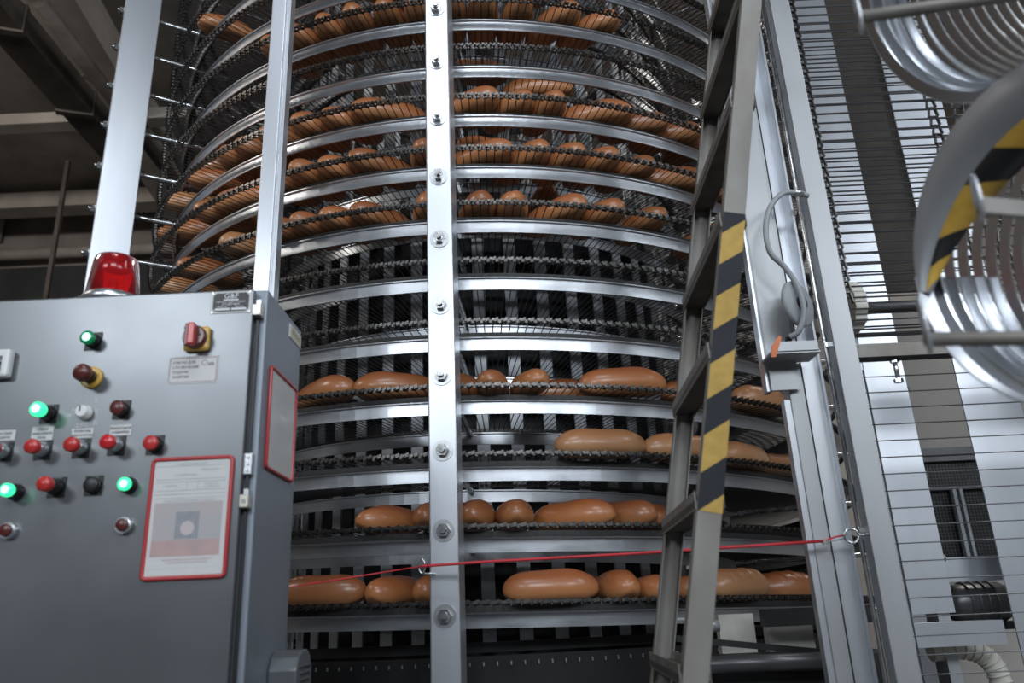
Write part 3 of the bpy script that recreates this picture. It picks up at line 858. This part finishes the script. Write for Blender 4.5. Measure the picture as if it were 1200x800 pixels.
# empty frame on the cabinet side
f2 = framed(cb, (XR, 1.580, 1.8885), (0, 1, 0), (0, 0, 1), (1, 0, 0), 0.185, 0.208, 'side_document_holder')
MB().obox((XR + 0.003, 1.58, 1.8885), (0, 1, 0), (0, 0, 1), (1, 0, 0), 0.084, 0.096, 0.0002).build('clear_sleeve', M['sleeve'], f2)
MB().box(XR + 0.002, XR + 0.0024, 1.50, 1.66, 1.882, 1.8835).build('fold_line', M['plate'], f2)
p = MB().box(XR, XR + 0.002, 1.605, 1.694, 2.092, 2.122).build('side_label', M['plate'], cb)
MB().box(XR + 0.002, XR + 0.0025, 1.612, 1.687, 2.096, 2.118).build('yellow_field', M['cream'], p)
text('ОПАСНО', 0.016, (XR + 0.0026, 1.65, 2.107), p, M['greytext'], 'lettering', (0, 1, 0), (0, 0, 1), (1, 0, 0))
# louvred vent cover low on the side
mb = MB(); prof = [(-0.055, -0.25), (0.055, -0.25), (0.055, -0.01), (0.040, 0.012), (0.018, 0.022), (-0.018, 0.022), (-0.040, 0.012), (-0.055, -0.01)]
v_ = mb.prism(prof, (XR + 0.001, 1.632, 1.435), (0, 1, 0), (0, 0, 1), (1, 0, 0), 0.055).build('vent_cover', M['cab'], cb, bevel=0.004)
for i in range(5):
    w_ = 0.036 - i * 0.003
    MB().obox((XR + 0.0565, 1.632 + i * 0.002, 1.425 - i * 0.012), (0, 1, 0), (0, 0, 1), (1, 0, 0), w_, 0.0022, 0.001).build('slot', M['black'], v_)
    MB().obox((XR + 0.0575, 1.632 + i * 0.002, 1.4285 - i * 0.012), (0, 1, 0), (0, 0, 1), (1, 0, 0), w_, 0.0014, 0.0015).build('louvre_lip', M['cab'], v_)

# beacon on the cabinet top
bc = thing('warning_beacon', 'red flashing beacon lamp standing on top of the grey control cabinet', 'beacon', (-0.825, 1.508, ZT))
B0 = Vector((-0.825, 1.508, ZT)); UP = Vector((0, 0, 1))
MB().lathe(B0, UP, [(0.057, 0), (0.060, 0.004), (0.060, 0.012), (0.055, 0.020), (0.048, 0.024), (0, 0.024)], 36).build('base_ring', M['silver'], bc)
MB().cyl(B0 + UP * 0.02, B0 + UP * 0.06, 0.012, 16).build('bulb_socket', M['bulb'], bc)
mb = MB(); fr = []
for i in range(9):
    a = R_(-70 + i * 17.5)
    fr.append((B0 + Vector((0.026 * math.sin(a), 0.026 * math.cos(a), 0.058)), Vector((math.sin(a), math.cos(a), 0)), UP))
mb.sweep(fr, [(-0.001, -0.03), (0.001, -0.03), (0.008, 0.03), (0.006, 0.03)]); mb.build('reflector', M['bulb'], bc)
MB().lathe(B0, UP, [(0.0525, 0.018), (0.0435, 0.102), (0.041, 0.108), (0.034, 0.110), (0.0, 0.111), (0.0, 0.1085), (0.034, 0.1075), (0.0395, 0.105), (0.0415, 0.100), (0.0500, 0.020)], 40).build('lens', M['lens'], bc, label='transparent red lens')

# ------------------------------------------------------------------ red cord
rc = thing('pull_cord', 'taut red emergency pull cord stretched across the front of the cooler', 'cord', (-0.257, 2.13, 1.64))
E0 = Vector((-0.262, 2.155, 1.634))
eye = [Vector((-0.264 + 0.0, 2.155, 1.634)) + Vector((0.008 * math.sin(a), 0, 0.0175 * math.cos(a))) for a in [2 * PI * i / 20 for i in range(20)]]
MB().tube([(-0.62, 1.99, 1.583), (-0.262, 2.155, 1.634)], 0.0022, 6).build('cord_span', M['rope'], rc)
MB().tube([(-0.262, 2.155, 1.634), (-0.10, 2.125, 1.6358), (0.25, 2.06, 1.635), (0.55, 1.99, 1.636), (0.725, 1.952, 1.6375)], 0.0040, 6).build('cord_span', M['rope'], rc)
MB().tube([(0.725, 1.952, 1.6380), (0.75, 1.945, 1.6455), (0.772, 1.937, 1.6475)], 0.0024, 6).build('cord_loop', M['rope'], rc)
MB().tube([(0.725, 1.952, 1.636), (0.75, 1.945, 1.637), (0.772, 1.937, 1.6415)], 0.0016, 6).build('cord_loop', M['cable'], rc)
MB().box(0.720, 0.732, 1.945, 1.957, 1.629, 1.639).build('cord_clamp', M['steel'], rc)
ey = thing('eye_ring', 'small steel ring guiding the red cord beside the bolted centre post', 'ring', (-0.262, 2.155, 1.634))
MB().tube(eye, 0.0028, 8, True).build('ring_loop', M['steel'], ey)
MB().cyl((-0.262, 2.155, 1.6155), (-0.235, 2.215, 1.6155), 0.003, 8).build('ring_shank', M['steel'], ey)

# ------------------------------------------------------------------ ladder
ld = thing('step_ladder', 'leaning aluminium step ladder with black and yellow striped rail', 'ladder', (0.25, 1.55, 0))


def rail_dir(a, b, z):
    t = (z - a[2]) / (b[2] - a[2]); return Vector((a[0] + (b[0] - a[0]) * t, a[1], z))


LA, LB = (0.283, 1.80, 1.388), (0.612, 1.80, 3.027)
RA, RB_ = (0.263, 1.35, 1.389), (0.517, 1.35, 2.599)
for (a, b, nm) in ((LA, LB, 'L'), (RA, RB_, 'R')):
    p0, p1 = rail_dir(a, b, 0.0), rail_dir(a, b, 4.2)
    d = (p1 - p0).normalized(); s = Vector((0, 1, 0)); u = d.cross(s).normalized()
    mb = MB()
    L2 = (p1 - p0).length / 2; c = (p0 + p1) / 2
    # C-channel: web facing out and two flanges
    sy = 1 if nm == 'R' else -1
    wx = 0.0205
    mb.obox(c, u, d, s, wx, L2, 0.0022)
    mb.obox(c + u * (wx - 0.001) + s * sy * 0.012, u, d, s, 0.0013, L2, 0.012)
    mb.obox(c - u * (wx - 0.001) + s * sy * 0.012, u, d, s, 0.0013, L2, 0.012)
    rail = mb.build('rail', M['ladder'], ld, bevel=0.0008)
    if nm == 'R':
        t0, t1 = rail_dir(a, b, 1.650), rail_dir(a, b, 2.206)
        hz = hazard('hazard_tape', (-0.47, 0, 0.88), 0.100, phase=0.68)
        MB().obox((t0 + t1) / 2 - s * 0.0027, u, d, s, wx + 0.0003, (t1 - t0).length / 2, 0.0004).build('hazard_tape', hz, rail, label='black and yellow striped tape')
ZR = [0.30, 0.575, 0.85, 1.125, 1.396, 1.665, 1.93, 2.19, 2.455, 2.725, 3.0, 3.27, 3.55, 3.82]
for z in ZR:
    a = rail_dir(LA, LB, z); b = rail_dir(RA, RB_, z)
    tr = MB().bar(a + Vector((0, -0.002, 0)), b + Vector((0, 0.002, 0)), 0.050, 0.012).build('tread', M['tread'], ld)
    mb = MB().bar(a + Vector((-0.024, -0.002, 0.006)), b + Vector((-0.024, 0.002, 0.006)), 0.002, 0.030).bar(a + Vector((0.024, -0.002, 0.006)), b + Vector((0.024, 0.002, 0.006)), 0.002, 0.030)
    mb.build('tread_lip', M['ladder'], tr)
    MB().cyl(a + Vector((0, 0.002, 0)), a + Vector((0, 0.006, 0)), 0.005, 8).build('rivet', M['steel'], tr)

# ------------------------------------------------------------------ take-up frame at the right
tf = thing('take_up_frame', 'tall bright aluminium channel frame beside the ladder carrying the return belt', 'frame', (0.80, 2.05, 0))
MB().box(0.832, 0.889, 1.945, 1.953, 0, 4.6).build('front_channel', M['channel'], tf, bevel=0.002)
MB().box(0.883, 0.889, 1.953, 2.02, 0, 4.6).build('front_channel_flange', M['post'], tf)
MB().box(0.832, 0.836, 1.953, 1.985, 0, 4.6).build('front_channel_flange', M['alu'], tf)
MB().box(0.775, 0.836, 2.06, 2.066, 0, 4.6).build('web_plate', M['post'], tf, bevel=0.002)
MB().box(0.806, 0.812, 2.0, 2.06, 0, 4.6).build('guide_rib', M['post'], tf)
MB().cyl((0.820, 1.975, 0), (0.820, 1.975, 4.6), 0.0055, 10).build('guide_rod', M['steel'], tf)
MB().box(0.757, 0.776, 2.045, 2.052, 0, 4.6).build('chain_guide', M['dark'], tf)
MB().box(0.716, 0.757, 1.998, 2.004, 0, 4.6).build('inner_channel', M['channel'], tf, bevel=0.002)
MB().box(0.7175, 0.7215, 2.004, 2.05, 0, 4.6).build('inner_channel_flange', M['alu'], tf)
MB().box(0.755, 0.7575, 1.9955, 1.999, 0, 4.6).build('seam_strip', M['dark'], tf)
MB().box(0.757, 0.806, 2.012, 2.016, 0, 2.15).build('lower_web', M['alu'], tf)
MB().box(0.700, 0.7165, 2.002, 2.03, 0, 2.0).build('edge_angle', M['alu'], tf)
# wide cover plate above the bracket
MB().box(0.660, 0.742, 1.985, 1.990, 2.02, 4.6).build('cover_plate', M['channel'], tf, bevel=0.001)
MB().box(0.655, 0.668, 1.985, 2.02, 2.02, 4.6).build('cover_plate_fold', M['post'], tf)
for z in (2.135, 1.66, 3.6): MB().box(0.818, 0.834, 1.965, 1.975, z - 0.006, z + 0.006).build('spacer_lug', M['steel'], tf)
br = MB().box(0.650, 0.775, 1.90, 1.985, 2.095, 2.101).build('sensor_bracket', M['channel'], tf)
MB().prism([(0, 0), (0.12, 0), (0.12, 0.028), (0.012, 0.028)], (0.652, 1.90, 2.098), (1, 0, 0), (0, 0, 1), (0, 1, 0), 0.003).build('bracket_lip', M['channel'], br)
MB().box(0.664, 0.73, 1.975, 1.982, 2.02, 2.075).build('bracket_plate', M['channel'], br)
MB().prism([(0.0, 0.0), (0.012, 0), (0.034, 0.052), (0.028, 0.056), (0.006, 0.03)], (0.648, 1.895, 2.085), (1, 0, 0), (0, 0, 1), (0, 1, 0), 0.003).build('orange_tape_tab', M['orange'], br, label='orange tape on the bracket')
MB().cyl((0.700, 1.93, 2.10), (0.712, 1.93, 2.145), 0.009, 12).build('cable_gland', M['black'], br)
pu = MB().lathe((0.748, 1.925, 2.235), (0.75, -1, 0), [(0.012, -0.012), (0.058, -0.008), (0.063, -0.004), (0.063, 0.004), (0.058, 0.008), (0.02, 0.010), (0, 0.010)], 40).build('cable_pulley', M['cable'], tf)
MB().lathe((0.748, 1.925, 2.235), (0.75, -1, 0), [(0.018, 0.008), (0.018, 0.018), (0.010, 0.020), (0, 0.020)], 20).build('pulley_hub', M['black'], pu)
eb = MB().tube([Vector((0.782, 1.930, 1.645)) + Vector((0.0165 * math.cos(a), 0, 0.0165 * math.sin(a))) for a in [2 * PI * i / 20 for i in range(20)]], 0.0032, 8, True).build('eye_bolt', M['steel'], tf)
MB().cyl((0.7985, 1.930, 1.646), (0.832, 1.947, 1.648), 0.003, 8).build('eye_bolt_shank', M['steel'], eb)

cbx = thing('grey_cable', 'grey cable looping from the bright channel down to the pulley bracket', 'cable', (0.75, 1.92, 2.3))
pts = [(0.835, 1.944, 2.562), (0.796, 1.925, 2.562), (0.754, 1.91, 2.553), (0.712, 1.90, 2.510), (0.689, 1.90, 2.445), (0.690, 1.90, 2.375), (0.722, 1.90, 2.330), (0.746, 1.897, 2.270), (0.750, 1.897, 2.205), (0.732, 1.905, 2.155), (0.714, 1.92, 2.145)]


def smoothpts(pts, n=6):
    P = [Vector(p) for p in pts]; out = []
    for i in range(len(P) - 1):
        p0 = P[max(i - 1, 0)]; p1 = P[i]; p2 = P[i + 1]; p3 = P[min(i + 2, len(P) - 1)]
        for j in range(n):
            t = j / n
            out.append(0.5 * ((2 * p1) + (-p0 + p2) * t + (2 * p0 - 5 * p1 + 4 * p2 - p3) * t * t + (-p0 + 3 * p1 - 3 * p2 + p3) * t ** 3))
    out.append(P[-1]); return out


MB().tube(smoothpts(pts), 0.0075, 10).build('cable_run', M['cable'], cbx)
MB().cyl((0.815, 1.935, 2.562), (0.79, 1.923, 2.562), 0.010, 12).build('cable_sleeve', M['steel'], cbx)

# ------------------------------------------------------------------ vertical return belt
vb = thing('return_belt', 'vertical steel grid belt returning down at the right of the bright frame', 'conveyor belt', (1.2, 2.1, 2.2))


def vchain(x, y, z0, z1, dirn=1, pitch=0.034):
    mb = MB(); z = z0
    while z < z1:
        mb.obox((x - 0.012, y, z), (0, 1, 0), (0.18, 0, 0.98), (1, 0, -0.18), 0.006, 0.018, 0.0016)
        mb.obox((x + 0.012, y, z + 0.002), (0, 1, 0), (-0.18, 0, 0.98), (1, 0, 0.18), 0.006, 0.018, 0.0016)
        mb.obox((x, y, z + 0.016), (1, 0, 0), (0, 1, 0), (0, 0, 1), 0.012, 0.006, 0.0018)
        z += pitch
    return mb


me_vr = MB().cyl((0.93, 0, 0), (2.9, 0, 0), 0.0026, 6).mesh('cross_rod', M['rod'])
zb = 2.31; rs = 0.085   # bottom turn: centre height and radius (front run at y=2.09, back run at y=2.26)
yc = 2.175
n = 0
for x in (0.955, 1.435, 1.52, 2.0):
    vchain(x, yc - rs, zb, 4.6).build('side_chain', M['chain'], vb, kind='stuff')
    vchain(x, yc + rs, zb, 4.6).build('side_chain', M['chain'], vb, kind='stuff')
z = zb
while z < 4.6:
    inst('cross_rod', me_vr, vb, Vector((0, yc - rs, z)) - parent_world(vb)); z += 0.034
z = zb + 0.012
while z < 4.6:
    inst('cross_rod', me_vr, vb, Vector((0, yc + rs, z)) - parent_world(vb)); z += 0.034
for i in range(1, 8):
    a = PI * i / 8
    inst('cross_rod', me_vr, vb, Vector((0, yc - rs * math.cos(a), zb - rs * math.sin(a))) - parent_world(vb))
sh = thing('sprocket_shaft', 'horizontal dark shaft with off-white nylon sprockets turning the return belt', 'shaft', (1.3, yc, zb))
MB().cyl((0.90, yc, zb), (2.9, yc, zb), 0.016, 14).build('shaft', M['motor'], sh)


def sprocket(x, r, w, mat):
    mb = MB(); poly = []
    for i in range(48):
        rr = r if (i // 2) % 2 else r * 0.93
        poly.append((rr * math.cos(2 * PI * i / 48), rr * math.sin(2 * PI * i / 48)))
    mb.prism(poly, (x - w / 2, yc, zb), (0, 1, 0), (0, 0, 1), (1, 0, 0), w)
    s_ = mb.build('sprocket', M[mat], sh)
    MB().cyl((x - w / 2 - 0.012, yc, zb), (x + w / 2 + 0.012, yc, zb), 0.028, 16).build('hub', M['motor'], s_)


for x in (0.925, 1.000, 1.385, 1.60, 2.05): sprocket(x, 0.074, 0.034, 'nylon')

# angle bar under the return belt
ab = thing('angle_bar', 'horizontal steel angle bar crossing below the sprockets at right', 'bar', (1.5, 2.05, 2.13))
MB().box(0.885, 2.9, 2.000, 2.006, 2.106, 2.142).build('upright_leg', M['ladder'], ab)
MB().box(0.885, 2.9, 2.006, 2.050, 2.106, 2.110).build('flat_leg', M['dark'], ab)
for x in (1.02, 1.75):
    MB().cyl((x, 2.03, 2.045), (x, 2.03, 2.112), 0.006, 10).build('bolt', M['steel'], ab)
    MB().cyl((x, 2.03, 2.095), (x, 2.03, 2.106), 0.012, 6).cyl((x, 2.03, 2.040), (x, 2.03, 2.050), 0.012, 6).build('nut', M['steel'], ab)

# wire guard below
wg = thing('wire_guard', 'guard of thin horizontal wires below the angle bar at right', 'guard', (1.5, 2.1, 1.3))
me_w = MB().cyl((-0.56, 0, 0), (1.5, 0, 0), 0.0017, 6).mesh('wire', M['rod'])
for i in range(34):
    inst('wire', me_w, wg, Vector((1.48, 2.1, 2.078 - 0.0445 * i)) - parent_world(wg))
for x in (0.965, 2.3): MB().cyl((x, 2.104, 0.5), (x, 2.104, 2.10), 0.002, 6).build('edge_wire', M['rod'], wg)

# columns behind the wires
for (x0, x1, nm, bl) in ((1.243, 1.382, 'inner aluminium column behind the return belt, nearer the ladder', (2.55, 2.2, 1.9, 1.62)), (1.562, 1.762, 'outer wide aluminium column behind the wires at far right', (3.1, 2.6))):
    t = thing('support_column', nm, 'column', ((x0 + x1) / 2, 2.75, 0))
    MB().box(x0, x1, 2.70, 2.706, 0.9 if x0 > 1.4 else 1.45, 5.2).build('column_face', M['post'], t)
    MB().box(x1 - 0.006, x1, 2.706, 2.80, 0.9 if x0 > 1.4 else 1.45, 5.2).build('column_flange', M['alu'], t)
    MB().box(x0 + 0.09, x1 - 0.01, 2.72, 2.80, 0, 5.2).build('column_core', M['alu'], t)
    for z in bl:
        MB().cyl((x1 - 0.002, 2.74, z), (x1 + 0.022, 2.74, z), 0.013, 6).build('bolt', M['steel'], t)
bm = thing('steel_girder', 'brown-grey steel girder rising between the two columns at upper right', 'girder', (1.5, 3.1, 4))
MB().box(1.50, 1.83, 3.10, 3.12, 2.72, 5.4).build('web', M['duct'], bm)
MB().box(1.50, 1.52, 3.06, 3.10, 2.72, 5.4).build('flange', M['duct'], bm)
MB().box(1.80, 1.83, 3.06, 3.10, 2.72, 5.4).build('flange', M['duct'], bm)

# louvre window low between the columns
lv = thing('louvred_opening', 'dark meshed ventilation opening between the columns at lower right', 'vent', (1.93, 3.5, 1.85))
X0, X1, Z0, Z1 = 1.74, 2.14, 1.655, 2.06
MB().box(X0, X1, 3.50, 3.51, Z0, Z1).build('dark_backing', M['black'], lv)
for (a, b, c, d) in ((X0, X1, Z1, Z1 + 0.02), (X0, X1, Z0 - 0.02, Z0), (X0 - 0.02, X0, Z0, Z1), (X1, X1 + 0.02, Z0, Z1), (X0, X1, 1.935, 1.95)):
    MB().box(a, b, 3.47, 3.50, c, d).build('frame_bar', M['motor'], lv)
MB().box(1.87, 1.885, 3.46, 3.485, Z0, 1.935).build('mullion', M['cable'], lv)
MB().box(1.90, 1.912, 3.46, 3.485, Z0, 1.935).build('mullion', M['cable'], lv)
mb = MB()
for i in range(28): mb.bar((X0 + i * 0.0145, 3.49, Z0), (X0 + i * 0.0145, 3.49, Z1), 0.0015, 0.0015, (0, 1, 0))
for i in range(28): mb.bar((X0, 3.492, Z0 + i * 0.0145), (X1, 3.492, Z0 + i * 0.0145), 0.0015, 0.0015, (0, 1, 0))
mb.build('wire_mesh', M['motor'], lv, kind='stuff')
pw_ = thing('machine_panel', 'beige-grey sheet panel behind the columns at right', 'panel', (2.2, 3.6, 1.3))
MB().box(1.75, 2.95, 3.55, 3.57, 0.9, 2.80).build('panel_sheet', M['backwall'], pw_)
MB().box(1.75, 2.95, 3.53, 3.56, 2.10, 2.13).build('panel_seam', M['motor'], pw_)

# motor, crossbars, bent duct at the bottom right
mt = thing('drive_motor', 'dark rounded drive motor behind the wires at lower right', 'motor', (1.60, 2.9, 1.48))
MB().lathe((1.50, 2.93, 1.475), (1, 0, 0), [(0.02, -0.03), (0.05, -0.02), (0.062, 0.0), (0.066, 0.04), (0.066, 0.16), (0.05, 0.19), (0, 0.20)], 28).build('motor_body', M['motor'], mt)
MB().box(1.47, 1.72, 2.90, 2.98, 1.385, 1.41).build('foot', M['dark'], mt)
for i in range(4): MB().lathe((1.53 + i * 0.03, 2.93, 1.475), (1, 0, 0), [(0.066, 0), (0.071, 0.001), (0.071, 0.005), (0.066, 0.006)], 28).build('cooling_fin', M['motor'], mt)
cr = thing('crossbar', 'upper pale crossbar joining the columns above the drive motor', 'bar', (1.45, 2.85, 1.59))
MB().box(1.37, 1.64, 2.82, 2.83, 1.545, 1.625).build('bar_face', M['post'], cr)
MB().box(1.37, 1.64, 2.83, 2.89, 1.545, 1.551).build('bar_lip', M['alu'], cr)
cr = thing('crossbar', 'lower pale crossbar below the drive motor at bottom right', 'bar', (1.45, 2.6, 1.38))
MB().box(1.14, 1.47, 2.60, 2.61, 1.355, 1.425).build('bar_face', M['post'], cr)
MB().box(1.14, 1.47, 2.61, 2.67, 1.419, 1.425).build('bar_lip', M['alu'], cr)
du = thing('bent_hose', 'off-white ribbed hose bending downward at the bottom right corner', 'hose', (1.55, 2.95, 1.2))
hp = smoothpts([(1.30, 2.75, 1.335), (1.40, 2.75, 1.340), (1.47, 2.75, 1.315), (1.50, 2.75, 1.26), (1.505, 2.75, 1.15), (1.505, 2.75, 0.7)], 6)
MB().tube(hp, 0.032, 14).build('hose_wall', M['nylon'], du)
for i in range(2, len(hp) - 4, 2): MB().cyl(hp[i], hp[i] + (hp[i + 1] - hp[i]).normalized() * 0.006, 0.035, 14).build('rib', M['nylon'], du)

# ------------------------------------------------------------------ drive machinery low behind the ladder
gm = thing('infeed_machinery', 'dark low machinery with pale panels behind the ladder foot', 'machine', (0.9, 3.2, 0))
MB().box(0.50, 0.95, 2.28, 2.40, 0.0, 1.375).build('machine_bed', M['dark'], gm, bevel=0.01)
MB().box(0.555, 0.655, 2.41, 2.45, 1.30, 1.478).build('pale_panel', M['nylon'], gm)
MB().box(0.690, 0.82, 2.41, 2.45, 1.30, 1.452).build('pale_panel', M['nylon'], gm)
MB().bar((0.40, 2.25, 1.425), (0.90, 2.25, 1.36), 0.03, 0.016).build('feed_rail', M['dark'], gm)
MB().box(0.66, 0.95, 2.30, 2.36, 1.442, 1.488).build('cross_beam', M['dark'], gm)
MB().cyl((0.46, 2.26, 1.452), (0.52, 2.26, 1.452), 0.015, 16).build('bearing', M['alu'], gm)
MB().bar((0.36, 2.26, 1.475), (0.46, 2.26, 1.473), 0.02, 0.006).build('bright_bar', M['alu'], gm)
MB().cyl((0.35, 2.22, 1.36), (0.85, 2.22, 1.355), 0.022, 16).build('feed_roller', M['motor'], gm)


# ------------------------------------------------------------------ curved guards in the foreground at right
def circ(c, r, yaw, tilt):
    n = Vector((math.cos(tilt) * math.cos(yaw), math.cos(tilt) * math.sin(yaw), math.sin(tilt)))
    u = n.cross(Vector((0, 0, 1))).normalized(); v = n.cross(u)
    c = Vector(c)
    # v points down-ish; use angle measured from +v... returns point, outward radial
    def f(a, dr=0.0, dn=0.0):
        rad = u * math.cos(a) - v * math.sin(a)
        return c + rad * (r + dr) + n * dn
    return f, n, u, v


def hoops(parent, f, n, count, step, a0, a1, name='hoop', depth=0.022, th=0.003, n0=0):
    for k in range(n0, count):
        mb = MB(); fr = []
        for i in range(49):
            a = a0 + (a1 - a0) * i / 48
            p = f(a, 0, k * step); q = f(a, 1.0, k * step)
            fr.append((p, (q - p).normalized(), n))
        mb.sweep(fr, [(-depth, -th / 2), (0, -th / 2), (0, th / 2), (-depth, th / 2)])
        mb.build(name, M['polish'], parent)


g1 = thing('hooped_chute', 'polished hooped chute with black and yellow striped rim, lower one at right edge', 'chute', (0.65, 0.85, 1.7))
f1, n1, u1, v1 = circ((0.651, 0.846, 1.903), 0.212, 0.331, 0.089)
hoops(g1, f1, n1, 12, 0.028, R_(110), R_(310), depth=0.016, n0=1)
# crescent rim: sheet lofted between the outer circle and a smaller offset circle
f2_, n2, u2, v2 = circ((0.603, 0.848, 1.842), 0.207, 0.181, -0.435)
g2 = thing('hooped_chute', 'polished hooped chute at the upper right corner above the striped one', 'chute', (0.67, 0.9, 2.3))
f3, n3, u3, v3 = circ((0.67, 0.898, 2.353), 0.197, 0.193, 0.367)
hoops(g2, f3, n3, 13, 0.026, R_(95), R_(300), depth=0.016)
mbs = MB(); mbt = MB()
NS = 40


def cres_pt(t, w, off=0.0):
    p = f1(R_(48 + (178 - 48) * t)); q = f2_(R_(38 + (160 - 38) * t))
    return p.lerp(q, w)


BND = [0.04, 0.18, 0.33, 0.484, 0.619, 0.795, 0.889, 0.975]


def strip(mb_, ts, w0, w1, off, thick, slant):
    k0 = len(mb_.v)
    for t in ts:
        nn = (cres_pt(t, 1.0) - cres_pt(t, 0.0)).cross(cres_pt(min(1, t + .02), 0.5) - cres_pt(max(0, t - .02), 0.5)).normalized()
        if nn.dot(CAMP - cres_pt(t, .5)) < 0: nn = -nn
        ws = (w0, (w0 + w1) / 2, w1)
        for w in ws: mb_.v.append(cres_pt(min(1, t - slant * (w - .775) / .225 * .03), w) + nn * off)
        for w in ws[::-1]: mb_.v.append(cres_pt(min(1, t - slant * (w - .775) / .225 * .03), w) + nn * (off - thick))
    n = len(ts)
    for i in range(n - 1):
        for j in range(6):
            j2 = (j + 1) % 6
            mb_.face((k0 + i * 6 + j, k0 + i * 6 + j2, k0 + (i + 1) * 6 + j2, k0 + (i + 1) * 6 + j), True)


strip(mbs, [i / NS for i in range(NS + 1)], 0.0, 1.0, 0.0, 0.002, 0)
for s_ in range(len(BND) - 1):
    mbt.cur = s_ % 2
    strip(mbt, [BND[s_] + (BND[s_ + 1] - BND[s_]) * q / 6 for q in range(7)], 0.55, 1.0, 0.0012, 0.0008, 1)
rim = mbs.build('rim_sheet', M['alu'], g1)
mbt.build('hazard_tape', [simple('tape_yellow', (0.60, 0.37, 0.06), 0.45, 0, 0.12, 40), simple('tape_black', (0.012, 0.012, 0.014), 0.5)], rim, label='black and yellow striped tape along the rim')


def trough(parent, f, n, a0, a1, n0_, n1_):
    mb = MB()
    K = 28
    for i in range(K + 1):
        q = R_(a0 + (a1 - a0) * i / K)
        for (dr, dn) in ((0.001, n0_), (0.001, n1_), (0.003, n1_), (0.003, n0_)):
            mb.v.append(f(q, dr, dn))
    for i in range(K):
        for j in range(4):
            mb.face((i * 4 + j, i * 4 + (j + 1) % 4, (i + 1) * 4 + (j + 1) % 4, (i + 1) * 4 + j), j % 2 == 0)
    mb.build('trough_sheet', M['post'], parent)


trough(g1, f1, n1, 172, 300, 0.0, 0.14)
trough(g2, f3, n3, 140, 238, 0.0, 0.085)


def lug(parent, x, y, z, h, w=0.016, t=0.004, lean=0.0):
    poly = []
    for i in range(20):
        a = 2 * PI * i / 20
        poly.append((w * math.cos(a), h / 2 * math.sin(a)))
    return MB().prism(poly, (x, y, z), (0.35, 0.93, 0), (lean, 0, 1), (0.93, -0.35, 0), t).build('lug_plate', M['alu'], parent, bevel=0.001)


lug(g1, 0.462, 0.84, 1.790, 0.070)
lug(g1, 0.545, 0.82, 1.935, 0.060)
lug(g2, 0.474, 0.85, 2.236, 0.075)
MB().cyl((0.462, 0.84, 1.772), (0.80, 0.83, 1.755), 0.0085, 14).build('cross_bar', M['ladder'], g1)
MB().bar((0.545, 0.82, 1.925), (0.80, 0.82, 1.885), 0.008, 0.020).build('cross_bar', M['ladder'], g1)
MB().cyl((0.474, 0.85, 2.224), (0.80, 0.85, 2.262), 0.0085, 14).build('cross_bar', M['ladder'], g2)
